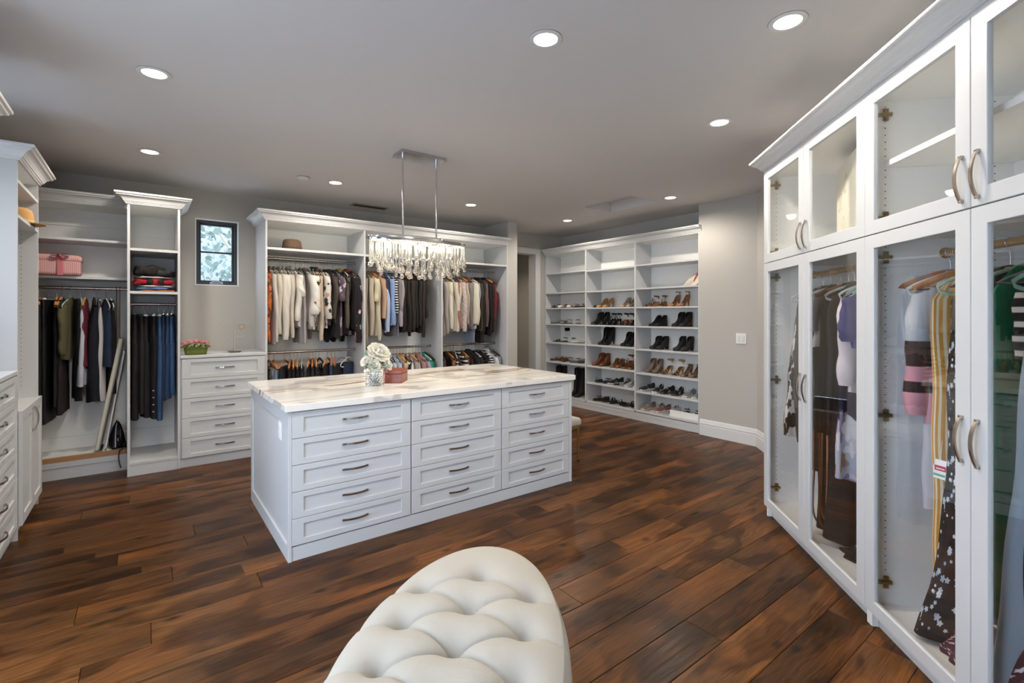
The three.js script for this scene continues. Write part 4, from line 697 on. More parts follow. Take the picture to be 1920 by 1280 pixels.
// ---------------------------------------------------------------- shoes; local frame: heel at z = 0, toe towards +z, y up
const curve = (pts) => (s) => { for (let i = 1; i < pts.length; i++) if (s <= pts[i][0]) { const [a, p] = pts[i - 1], [b, q] = pts[i]; return lerp(p, q, smooth(a, b, s) * .5 + .5 * (s - a) / (b - a)); } return pts[pts.length - 1][1]; };
const KIND = {
  pump: { top: [[0, .06], [.1, .057], [.3, .034], [.5, .022], [.68, .03], [.74, .034], [.88, .026], [1, .008]], open: .7, toe: .012 },
  wedge: { top: [[0, .066], [.1, .062], [.3, .045], [.5, .034], [.66, .036], [.74, .036], [.88, .03], [1, .012]], open: .62, toe: .02 },
  bootie: { top: [[0, .125], [.3, .125], [.4, .12], [.47, .07], [.62, .05], [.8, .042], [.94, .03], [1, .012]], open: .4, toe: .02 },
  boot: { top: [[0, .19], [.34, .19], [.42, .185], [.48, .08], [.62, .052], [.8, .042], [.94, .03], [1, .012]], open: .42, toe: .02 },
  tall: { top: [[0, .42], [.42, .42], [.46, .3], [.5, .09], [.62, .056], [.8, .045], [.94, .032], [1, .014]], open: .42, toe: .022 },
  sneaker: { top: [[0, .082], [.08, .075], [.22, .056], [.34, .062], [.42, .078], [.55, .06], [.75, .044], [.92, .034], [1, .012]], open: .42, toe: .026 },
  flat: { top: [[0, .045], [.1, .04], [.3, .026], [.55, .018], [.68, .024], [.8, .03], [.92, .024], [1, .008]], open: .68, toe: .02 },
  mule: { top: [[.5, .012], [.56, .045], [.66, .05], [.85, .036], [.95, .028], [1, .01]], from: .5, open: .58, toe: .024 },
  sandal: { straps: [[.74, .026, .036], [.58, .04, .02]], toe: .024 },
};
function makeShoe(name, label, o) {
  const k = KIND[o.kind], L = o.L ?? .25, hh = o.heel ?? .015, pf = o.platform ?? .006, sc = o.w ?? 1;
  const bed = (s) => pf + (hh - Math.min(pf, hh)) * (1 - smooth(.14, .72, s)) + (o.spring ?? .004) * smooth(.8, 1, s);
  const hw = curve([[0, .008], [.03, .021], [.1, .028], [.2, .03], [.42, .027], [.72, .041], [.86, .036], [.95, k.toe + .006], [.985, k.toe * .6], [1, .002]].map(([a, b]) => [a, b * sc]));
  const t = thing(name, label, o.cat ?? 'shoe', 0, 0, 0, 0, o.group);
  const upper = typeof o.color === 'string' ? std(o.color, o.rough ?? .6, { side: THREE.DoubleSide }) : o.color, soleM = std(o.sole ?? '#2a211c', .7), liner = std(o.lining ?? (o.kind === 'sandal' && typeof o.color === 'string' ? new THREE.Color(o.color).multiplyScalar(.9) : '#7c5c44'), .7);
  if (k.top) {
    const top = curve(k.top), rings = [], n = 18, s0 = k.from ?? 0;
    for (let i = 0; i <= 22; i++) {
      const s = lerp(s0, .995, i / 22), T = s < k.open ? lerp(2.2, 2.35, s / k.open) : lerp(2.35, Math.PI, smooth(k.open, k.open + .06, s)), ring = [];
      for (let q = 0; q <= n; q++) { const a = lerp(-T, T, q / n), y = (1 - Math.cos(a)) / (1 - Math.cos(T)); const sh = Math.sign(a) * Math.pow(Math.abs(Math.sin(a)), .55), nar = o.kind === 'tall' || o.kind === 'boot' || o.kind === 'bootie' ? 1 : 1 - .12 * y; ring.push([hw(s) * sh * nar, bed(s) + top(s) * y, s * L]); }
      rings.push(ring);
    }
    part(t, 'upper', loft(rings, null, null, false), upper);
  }
  const strip = (dy, w, s0 = .01, s1 = .99, dyb) => { const rings = []; for (let i = 0; i <= 18; i++) { const s = lerp(s0, s1, i / 18), y = bed(s) + dy, yb = dyb === 'ground' ? 0 : bed(s) + dyb; rings.push([[-hw(s) * w, y, s * L], [hw(s) * w, y, s * L], [hw(s) * w, yb, s * L], [-hw(s) * w, yb, s * L]]); } return loft(rings); };
  part(t, 'insole', strip(.003, .93, .02, .97, 0), liner);
  if (o.kind === 'sneaker') part(t, 'sole', strip(.012, 1.08, 0, 1, 'ground'), std(o.sole ?? '#e4e2de', .7));
  else part(t, 'sole', strip(.0005, 1.02, .003, .997, o.wedgeHeel || pf > .01 || hh < .03 ? 'ground' : -.005), soleM);
  if (hh > .03 && !o.wedgeHeel) {
    const b = o.block ? .019 : .0045, tp = o.block ? .024 : .017, y = bed(.06) - .002, pos = cyl(tp, b, y, 0, y / 2, 0, 12), P = pos.attributes.position;
    for (let i = 0; i < P.count; i++) { const v = 1 - P.getY(i) / y; P.setZ(i, P.getZ(i) * (o.block ? .9 : 1) + .022 - (o.block ? 0 : .008 * v)); }
    pos.computeVertexNormals(); part(t, 'heel', pos, o.heelColor ? std(o.heelColor, .4) : upper);
  }
  const strap = (s, h, r, lean = 0) => { const p = []; for (let i = 0; i <= 10; i++) { const a = i / 10 * Math.PI; p.push(V(-Math.cos(a) * hw(s) * .98, bed(s) + .002 + Math.sin(a) * h, s * L + lean * Math.sin(a))); } return tube(p, r, 14, 6); };
  if (k.straps) for (const [s, h, r] of k.straps) { const rings = []; for (let i = 0; i <= 5; i++) { const q = s + (i / 5 - .5) * r * 3.4, ring = []; for (let m = 0; m <= 10; m++) { const a = m / 10 * Math.PI; ring.push([-Math.cos(a) * hw(q), bed(q) + .002 + Math.sin(a) * h, q * L]); } rings.push(ring); } part(t, 'strap', loft(rings, null, null, false), upper); }
  for (const [s, h, lean] of o.extra ?? []) part(t, 'strap', strap(s, h, .0042, lean ?? 0), upper);
  if (o.ankle) { const p = []; for (let i = 0; i <= 14; i++) { const a = i / 14 * 2 * Math.PI; p.push(V(Math.cos(a) * .03, bed(.08) + o.ankle + .006 * Math.sin(a), .04 + Math.sin(a) * .036)); } part(t, 'ankle_strap', tube(p, o.strapR ?? .005, 20, 6, true), upper); part(t, 'back_strap', tube([V(0, bed(.02) + .04, .006), V(0, bed(.02) + o.ankle, .005)], .006, 4, 6), upper); }
  if (o.laces) part(t, 'laces', [.45, .52, .59].map((s) => strap(s, curve(k.top)(s) + .004, .003)), std('#cfccc8', .8));
  if (o.swoosh) { const sh = new THREE.Shape(); sh.moveTo(0, 0); sh.quadraticCurveTo(.012, -.016, .055, .012); sh.quadraticCurveTo(.014, -.006, .004, .012); sh.quadraticCurveTo(-.004, .008, 0, 0); part(t, 'emblem', new THREE.ExtrudeGeometry(sh, { depth: .002, bevelEnabled: false }).scale(-1.1, 1.1, 1).rotateY(Math.PI / 2).translate(.033, .045, .10), M.plasticWhite); part(t, 'emblem', new THREE.ExtrudeGeometry(sh, { depth: .002, bevelEnabled: false }).scale(-1.1, 1.1, 1).rotateY(Math.PI / 2).translate(-.036, .045, .10), M.plasticWhite); }
  return t;
}
// a pair on a shelf: D of its middle, shelf height, gap between the shoes, set-back of the heels, turn, what they look like
function pair(D, y, o, what, name, where, { gap = .095, back = 5.625, turn = 0, turn2 = turn, shift = 0, one } = {}) {
  const g = `${what} ${where}`, L = (side) => `${side} shoe of the ${what} ${where}`;
  const a = makeShoe(name, L('farther'), { ...o, group: g }); a.position.set(back + shift, y, -(D + gap / 2)); a.rotation.y = turnR + turn;
  if (one) { a.userData.label = `${what} ${where}`; delete a.userData.group; return; }
  const b = copyOf(a, L('nearer')); b.position.set(back, y, -(D - gap / 2)); b.rotation.y = turnR + turn2;
}
const c1y = [1.537, 1.276, .974, .661, .126], c2y = [1.532, 1.272, .976, .66, .41, .126], c3y = [1.531, 1.272, .964, .643, .39, .132];
// left bay
pair(5.93, c1y[0], { kind: 'sandal', color: '#4a3528', sole: '#3a2a20', ankle: .035 }, 'dark brown flat sandals', 'sandal', 'on the left of the shelf', { turn: -.5 });
pair(5.72, c1y[0], { kind: 'mule', color: '#e8e0d4', sole: '#c9b49a' }, 'white slip-on mules', 'mule', 'between brown sandals', { turn: -.3, gap: .085 });
pair(5.52, c1y[0], { kind: 'sandal', color: '#6b4630', sole: '#4b3426', ankle: .04 }, 'tan brown strapped sandals', 'sandal', 'beside the white mules', { turn: -.9 });
pair(5.30, c1y[0], { kind: 'flat', color: '#5b4334', sole: '#2f231b' }, 'brown loafers', 'loafer', 'against the divider', { turn: -.9 });
pair(5.92, c1y[1], { kind: 'flat', color: '#8d8c8b', sole: '#3a3838' }, 'grey metallic flats', 'flat_shoe', 'on the left of the shelf', { turn: -.5 });
pair(5.68, c1y[1], { kind: 'sandal', color: '#b3a394', sole: '#b0a090', ankle: .05 }, 'beige and grey sandals', 'sandal', 'beside the grey flats', { turn: -.9, gap: .11 });
pair(5.78, c1y[2], { kind: 'sandal', color: '#38302c', sole: '#2b2522', ankle: .05 }, 'thin black strap sandals', 'sandal', 'under the cover plate', { turn: -.9, gap: .12 });
pair(5.38, c1y[2], { kind: 'mule', color: '#e6ddcf', sole: '#cbb9a4' }, 'white open slides', 'slide', 'at the right of the thin sandals', { turn: -.6, gap: .085 });
pair(5.9, c1y[3], { kind: 'flat', color: '#7b4a2c', sole: '#3a271b', extra: [[.45, .05], [.55, .04]] }, 'cognac brown flats', 'flat_shoe', 'on the left of the fourth shelf', { turn: -.5 });
pair(5.66, c1y[3], { kind: 'sandal', color: '#7a6247', sole: '#5d4a36', ankle: .04 }, 'olive tan sandals', 'sandal', 'in the middle of the fourth shelf', { turn: -1.0 });
pair(5.40, c1y[3], { kind: 'flat', color: P.zebra, sole: '#4b423b' }, 'snake print flats', 'flat_shoe', 'at the end of the fourth shelf', { turn: -.8, gap: .1 });
pair(5.50, c1y[4], { kind: 'tall', color: '#17161a', sole: '#3b281c', heel: .03 }, 'tall black boots', 'tall_boot', 'on the bottom left shelf', { gap: .12 });
pair(5.93, c1y[4], { kind: 'tall', color: '#2c211d', sole: '#2a1d16', heel: .03 }, 'tall dark brown boots', 'tall_boot', 'half hidden by the island', { gap: .13 });
// middle bay
pair(4.915, c2y[0], { kind: 'pump', color: '#b98a55', sole: '#c9a070', heel: .085, rough: .35, lining: '#c9a47a' }, 'tan high-heeled pumps', 'pump', 'on the third shelf', { gap: .12 });
pair(4.475, c2y[0], { kind: 'pump', color: '#b39a82', sole: '#c2ac94', heel: .085, rough: .35, lining: '#b8a08a' }, 'beige high-heeled pumps', 'pump', 'on the third shelf', { gap: .12 });
pair(5.0, c2y[1], { kind: 'bootie', color: '#231f1d', sole: '#1a1615', heel: .07, L: .24 }, 'dark slingback ankle shoes', 'ankle_boot', 'first on the fourth shelf', { gap: .11, turn: -.15 });
pair(4.76, c2y[1], { kind: 'sandal', color: '#161516', sole: '#161516', heel: .09, ankle: .075, strapR: .008, extra: [[.5, .05], [.36, .06, .03], [.22, .065, .02]] }, 'black cage strap heels', 'heeled_sandal', 'second on the fourth shelf', { gap: .1 });
pair(4.53, c2y[1], { kind: 'sandal', color: '#1a1819', sole: '#6b4636', heel: .08, ankle: .085, lining: '#a8614a', strapR: .009 }, 'black ankle strap heels', 'heeled_sandal', 'third on the fourth shelf', { gap: .1 });
pair(4.33, c2y[1], { kind: 'pump', color: '#20211c', sole: '#20211c', heel: .08 }, 'black pumps', 'pump', 'behind the divider on the fourth shelf', { gap: .09 });
pair(4.89, c2y[2], { kind: 'boot', color: '#151416', sole: '#2a211d', heel: .08, L: .24, rough: .85 }, 'taller black suede ankle boots', 'ankle_boot', 'on the fifth shelf', { gap: .1 });
pair(4.47, c2y[2], { kind: 'bootie', color: '#191718', sole: '#2c221e', heel: .08, L: .235, rough: .85 }, 'shorter black suede ankle boots', 'ankle_boot', 'on the fifth shelf', { gap: .1 });
pair(4.98, c2y[3], { kind: 'bootie', color: '#7c4522', sole: '#4d2e1b', heel: .06, wedgeHeel: true, rough: .45 }, 'cognac wedge ankle boots', 'ankle_boot', 'on the brown shoe shelf', { gap: .1, turn: -.1 });
pair(4.71, c2y[3], { kind: 'wedge', color: '#94623c', sole: '#6b4326', heel: .06, wedgeHeel: true, rough: .4, ankle: .05 }, 'tan peep-toe wedges', 'wedge_shoe', 'on the brown shoe shelf', { gap: .1, turn: .25 });
pair(4.44, c2y[3], { kind: 'sandal', color: '#7a4c2a', sole: '#8a5a34', heel: .1, platform: .025, ankle: .08, strapR: .011, extra: [[.48, .06], [.34, .06, .03]] }, 'brown strappy platform heels', 'heeled_sandal', 'on the brown shoe shelf', { gap: .115 });
pair(5.03, c2y[4], { kind: 'sandal', color: '#1f4468', sole: '#1f4468', extra: [[.4, .05]] }, 'blue slide sandals', 'sandal', 'at the left of the shelf', { turn: -.6 });
pair(4.84, c2y[4], { kind: 'sandal', color: '#23201f', sole: '#1f1c1b', ankle: .035 }, 'flat black sandals', 'sandal', 'between blue slides and sneakers', { turn: -.7, gap: .085, shift: -.02 });
pair(4.62, c2y[4], { kind: 'sneaker', color: '#1d1c1f', sole: '#e6e4e0', laces: 1 }, 'black sneakers with white soles', 'sneaker', 'in the middle bay', { turn: -.5, gap: .1 });
pair(4.36, c2y[4], { kind: 'sneaker', color: '#b1b3b5', sole: '#e4e2dd', laces: 1 }, 'pale grey sneakers', 'sneaker', 'beside the black sneakers', { turn: -.15, gap: .095 });
pair(5.06, c2y[5], { kind: 'sandal', color: '#4c4a48', sole: '#cfc9bd', ankle: .03 }, 'grey flip-flops with pale soles', 'flip_flop', 'on the bottom shelf', { turn: -.4, gap: .09 });
pair(4.9, c2y[5], { kind: 'flat', color: '#1f1c1c', sole: '#171515' }, 'flat black ballet shoes', 'flat_shoe', 'beside the grey flip-flops', { turn: -.6, gap: .085 });
pair(4.74, c2y[5], { kind: 'sandal', color: '#1c1a1a', sole: '#181616' }, 'plain black slides', 'slide', 'in the middle of the bottom shelf', { turn: -.7, gap: .085 });
pair(4.56, c2y[5], { kind: 'sandal', color: '#211c1b', sole: '#1a1717', extra: [[.45, .045], [.3, .05]] }, 'black cross-strap sandals', 'sandal', 'right of the black slides', { turn: -.8, gap: .09 });
pair(4.35, c2y[5], { kind: 'sandal', color: '#4a2f2c', sole: '#241c1a', extra: [[.42, .05]] }, 'dark plum sandals', 'sandal', 'at the end of the bottom shelf', { turn: -.5, gap: .09 });
// right bay
pair(4.0, c3y[0], { kind: 'sandal', color: '#8a6848', sole: '#c28a5c', heel: .07, wedgeHeel: true, ankle: .075, strapR: .007, extra: [[.42, .055], [.3, .06, .03]] }, 'tan strappy wedges', 'wedge_shoe', 'on the third shelf', { gap: .105, turn: -.3 });
pair(3.66, c3y[0], { kind: 'pump', color: '#a8764e', sole: '#c2906a', heel: .1, ankle: .09, strapR: .004, rough: .4, lining: '#8a5230' }, 'nude ankle strap heels', 'pump', 'on the third shelf', { gap: .14 });
pair(3.98, c3y[1], { kind: 'wedge', color: '#1b191a', sole: '#241f1d', heel: .085, wedgeHeel: true, rough: .85, lining: '#2a2626' }, 'black suede wedge pumps', 'wedge_shoe', 'on the fourth shelf', { gap: .09 });
pair(3.61, c3y[1], { kind: 'bootie', color: '#262120', sole: '#4a352a', heel: .065, wedgeHeel: true, rough: .85, L: .26 }, 'charcoal wedge ankle boots', 'ankle_boot', 'on the fourth shelf', { gap: .105 });
pair(3.96, c3y[2], { kind: 'bootie', color: '#232122', sole: '#5a3f2c', heel: .05, block: 1, rough: .85, ankle: .09 }, 'black ankle boots with brown soles', 'ankle_boot', 'on the fifth shelf', { gap: .105 });
pair(3.59, c3y[2], { kind: 'bootie', color: '#282929', sole: '#242424', heel: .06, block: 1, rough: .85, L: .26 }, 'dark grey ankle boots', 'ankle_boot', 'on the fifth shelf', { gap: .11 });
pair(4.05, c3y[3], { kind: 'bootie', color: '#8b7465', sole: '#5e4636', heel: .06, block: 1, rough: .8, L: .22 }, 'taupe cut-out ankle boots', 'ankle_boot', 'on the sixth shelf', { gap: .11 });
pair(3.76, c3y[3], { kind: 'sandal', color: '#b08a4a', sole: '#d8b79a', heel: .1, ankle: .085, strapR: .012, rough: .35, lining: '#6a3a22' }, 'gold ankle strap heels', 'heeled_sandal', 'standing apart on the sixth shelf', { gap: .165 });
pair(3.49, c3y[3], { kind: 'pump', color: '#7d654e', sole: '#8a6f56', heel: .085, ankle: .06, rough: .75 }, 'taupe peep-toe slingbacks', 'pump', 'on the sixth shelf', { gap: .12 });
pair(4.06, c3y[4], { kind: 'sneaker', color: '#33353b', sole: '#d6d4d2', laces: 1, swoosh: 1, L: .27 }, 'dark grey running shoes with a white emblem', 'sneaker', 'on the seventh shelf', { gap: .13, turn: -.2 });
pair(3.75, c3y[4], { kind: 'sneaker', color: '#1d1b1d', sole: '#4c4644', laces: 1, L: .26 }, 'black running shoes', 'sneaker', 'on the seventh shelf', { gap: .125, turn: -.1 });
pair(3.44, c3y[4], { kind: 'sneaker', color: '#8f959c', sole: '#d9cfc6', laces: 1, L: .26 }, 'light grey running shoes', 'sneaker', 'on the seventh shelf', { gap: .13 });
pair(4.05, c3y[5], { kind: 'sneaker', color: '#98877f', sole: '#d9c8be', laces: 1, L: .27 }, 'pink grey running shoes', 'sneaker', 'on the bottom shelf', { gap: .13, turn: -.1 });
pair(3.82, c3y[5], { kind: 'sneaker', color: '#8a6258', sole: '#e4dfda', laces: 1 }, 'dusty pink sneakers', 'sneaker', 'left of the white box', { gap: .1, turn: -.3 });
{ // open white box with dark sandals, and a cloth bag
  const t = thing('shoe_box', 'open white shoe box with dark sandals in it on the bottom shelf', 'box', 5.48, .132, 3.49);
  const w = M.plasticWhite; part(t, 'base', box(-.13, .13, 0, .003, -.2, .2), w); part(t, 'wall', box(-.13, -.127, 0, .085, -.2, .2), w); part(t, 'wall', box(.127, .13, 0, .085, -.2, .2), w); part(t, 'wall', box(-.127, .127, 0, .085, -.2, -.197), w); part(t, 'wall', box(-.127, .127, 0, .085, .197, .2), w);
  for (const [i, d] of [[0, 3.58], [1, 3.42]]) { const s = makeShoe('sandal', i ? 'dark sandal lying in the white box, nearer one' : 'dark sandal lying in the white box, farther one', { kind: 'sandal', color: '#2c2422', sole: '#4a3a32', platform: .03, heel: .045, ankle: .03 }); s.position.set(5.6, .136, -d); s.rotation.y = turnR; }
  const b = thing('cloth_bag', 'crumpled cream and red cloth bag on the second shelf', 'bag', 5.5, 1.785, 3.42), rings = [], R = rng(41);
  for (let q = 0; q <= 16; q++) { const v = q / 16, ring = []; for (let i = 0; i < 40; i++) { const a = i / 40 * 6.283, c = 1 + .22 * Math.sin(a * 5 + v * 6) + .12 * Math.sin(a * 11 - v * 9) * v; const r = lerp(.10, .012, Math.pow(v, 1.5)) * c; ring.push([Math.cos(a) * r * 1.0 - .01 * v, .155 * v * (1 + .1 * Math.sin(a * 7)), Math.sin(a) * r * 1.5 + .04 * v]); } rings.push(ring); }
  part(b, 'body', loft(rings), printed(texture(128, 64, (u, v) => { const k = Math.sin(u * 50 + v * 5) > .45 && u < .5; return k ? [178, 60, 66] : [224, 212, 196]; }, { repeat: [1, 1] })));
  part(b, 'fold', loft([0, 1, 2, 3, 4, 5, 6].map((q) => { const ring = []; for (let i = 0; i < 24; i++) { const a = i / 24 * 6.283, r = .06 * Math.sin((q + .3) / 6.6 * Math.PI) + .004; ring.push([Math.cos(a) * r * .8 - .03, .03 + Math.sin(a) * r * .45 + .006 * Math.sin(a * 6), -.1 + q * .035]); } return ring; })), fabric('#d8cbb8'));
}
// ---------------------------------------------------------------- ottoman: oval, button-tufted
{
  const t = thing('tufted_ottoman', 'oval cream button-tufted ottoman in the foreground', 'ottoman', .707, 0, 1.216, -Math.PI * .75); // local x = along the long axis, away from the camera; z = to its left
  const A = .672, B = .325, btn = [];
  for (let i = -3; i <= 3; i++) for (const s of [-1, 0, 1]) btn.push([.28 + .2 * i - .2 + (s === 0 ? .1 : 0) , s * .196]);
  const pts = btn.filter(([x, z]) => (x / (A - .06)) ** 2 + (z / (B - .04)) ** 2 < 1);
  const creases = []; for (const p of pts) for (const q of pts) if (p !== q && q[0] > p[0] - .001 && Math.abs(q[0] - p[0]) < .13 && Math.abs(q[1] - p[1]) > .1 && Math.abs(q[1] - p[1]) < .25) creases.push([p, q]);
  for (const p of pts) if (Math.abs(p[1]) > .1) creases.push([p, [p[0] + .03, Math.sign(p[1]) * .34]]);
  const segd = (x, z, [a, b]) => { const dx = b[0] - a[0], dz = b[1] - a[1], k = clamp(((x - a[0]) * dx + (z - a[1]) * dz) / (dx * dx + dz * dz)); return Math.hypot(x - a[0] - k * dx, z - a[1] - k * dz); };
  const bulge = (r) => .055 * (1 - Math.pow(r, 6)) * .6;
  const top = (x, z, r) => { let d = 1, c = 1; for (const p of pts) d = Math.min(d, Math.hypot(x - p[0], z - p[1])); for (const s of creases) c = Math.min(c, segd(x, z, s)); return .425 + bulge(r) + .012 * (1 - Math.exp(-d / .05)) - .05 * Math.exp(-Math.pow(d / .032, 1.15)) - .017 * Math.exp(-c / .0085) * (1 - .4 * r * r) + .004 * smooth(0, .08, c); };
  const rings = [], n = 480;
  for (let q = 0; q <= 96; q++) { const r = q / 96, ring = []; for (let i = 0; i < n; i++) { const a = i / n * 6.28319, x = Math.cos(a) * A * r, z = Math.sin(a) * B * r; ring.push([x, top(x, z, r), z]); } rings.push(ring); }
  for (const [o, y] of [[.012, .412], [.019, .392], [.022, .36], [.021, .31], [.02, .29]]) { const ring = []; for (let i = 0; i < n; i++) { const a = i / n * 6.28319, x = Math.cos(a) * (A + o), z = Math.sin(a) * (B + o); let dip = 0; for (const s of creases) if (Math.abs(s[1][1]) > .3) dip = Math.max(dip, Math.exp(-Math.hypot(x - s[1][0], (z - s[1][1]) * .6) / .012)); ring.push([x, y, z + 0 * dip]); } rings.push(ring); }
  const linen = std('#a8a49a', .92, { bumpMap: texture(256, 256, (u, v, x, y) => { const k = 128 + 70 * (hash(x, y >> 3) - .5) + 70 * (hash(x >> 3, y + 99) - .5); return [k, k, k]; }, { srgb: false, repeat: [1, 1] }), bumpScale: .0006 });
  const g = loft(rings); const P = g.attributes.position, U = g.attributes.uv; for (let i = 0; i < P.count; i++) U.setXY(i, P.getX(i) * 3, P.getZ(i) * 3 + P.getY(i) * 3);
  part(t, 'cushion', g, linen);
  const band = []; for (const [o, y] of [[.014, .295], [.018, .28], [.018, .1], [.0, .098], [-.2, .098]]) { const ring = []; for (let i = 0; i < 96; i++) { const a = i / 96 * 6.28319; ring.push([Math.cos(a) * (A + o), y, Math.sin(a) * (B + o)]); } band.push(ring); }
  part(t, 'skirt_band', loft(band), linen);
  part(t, 'piping', tube(Array.from({ length: 48 }, (_, i) => { const a = i / 48 * 6.28319; return V(Math.cos(a) * (A + .021), .292, Math.sin(a) * (B + .021)); }), .0045, 160, 6, true), linen);
  for (const [x, z] of pts) part(t, 'button', new THREE.SphereGeometry(.012, 12, 8).scale(1, .5, 1).translate(x, top(x, z, .5) + .001, z), linen);
  for (const [x, z] of [[-.42, .16], [-.42, -.16], [.42, .16], [.42, -.16]]) part(t, 'foot', lathe([[0, 0], [.016, 0], [.02, .01], [.028, .1], [0, .1]], 14).translate(x, 0, z), hangMats.dark);
}
// ---------------------------------------------------------------- chandelier
{
  const t = thing('crystal_chandelier', 'oval crystal drop chandelier on two chrome rods above the island', 'chandelier', 1.828, 2.744, 3.66);
  part(t, 'canopy', [box(-.2, .2, -.024, 0, -.09, .09, .003)], M.chrome); part(t, 'canopy_edge', box(-.205, .205, -.028, -.024, -.095, .095, .001), M.chrome);
  for (const s of [-1, 1]) { part(t, 'rod', cyl(.0075, .0075, .68, s * .152, -.365, 0, 14), M.chrome); part(t, 'rod_collar', cyl(.012, .012, .02, s * .152, -.038, 0, 14), M.chrome); }
  const A = .435, B = .125, oval = (k) => Array.from({ length: 64 }, (_, i) => { const a = i / 64 * 6.28319; return [Math.cos(a) * A * k, Math.sin(a) * B * k]; });
  part(t, 'plate', slab(oval(1).map(([x, z]) => [x, z]), -.705, -.701), M.chrome);
  part(t, 'rim', loft([[1, -.7], [1.012, -.7], [1.012, -.728], [1, -.728], [1, -.7]].map(([k, y]) => oval(k).map(([x, z]) => [x, y, z]))), M.chrome);
  const R = rng(77), drops = new Map(), dropGeo = (L) => { const k = Math.round(L * 50) / 50; if (!drops.has(k)) drops.set(k, lathe([[0, 0], [.0035, -.001], [.0045, -.012], [.0042, -k * .55], [.0045, -k + .05], [.0085, -k + .034], [.0145, -k + .018], [.016, -k + .0125], [.013, -k + .005], [.007, -k + .0008], [0, -k]], 14)); return drops.get(k); };
  for (const [k, n, l0, l1] of [[.985, 46, .13, .23], [.84, 36, .19, .28], [.64, 24, .22, .30], [.42, 12, .25, .31]]) for (let i = 0; i < n; i++) {
    const a = (i + R() * .3) / n * 6.28319, d = part(t, 'crystal_drop', dropGeo(lerp(l0, l1, R())), M.crystal); d.position.set(Math.cos(a) * A * k, -.724, Math.sin(a) * B * k);
  }
  for (const x of [-.28, -.14, 0, .14, .28]) {
    part(t, 'socket', cyl(.011, .011, .03, x, -.72, 0, 12), M.chrome); part(t, 'bulb', new THREE.SphereGeometry(.017, 14, 10).scale(1, 1.5, 1).translate(x, -.758, 0), M.bulb);
    const p = new THREE.PointLight('#ffedd0', .9, 0, 2); p.position.set(x, -.758, 0); p.castShadow = true; p.shadow.radius = .6; t.add(p);
  }
}
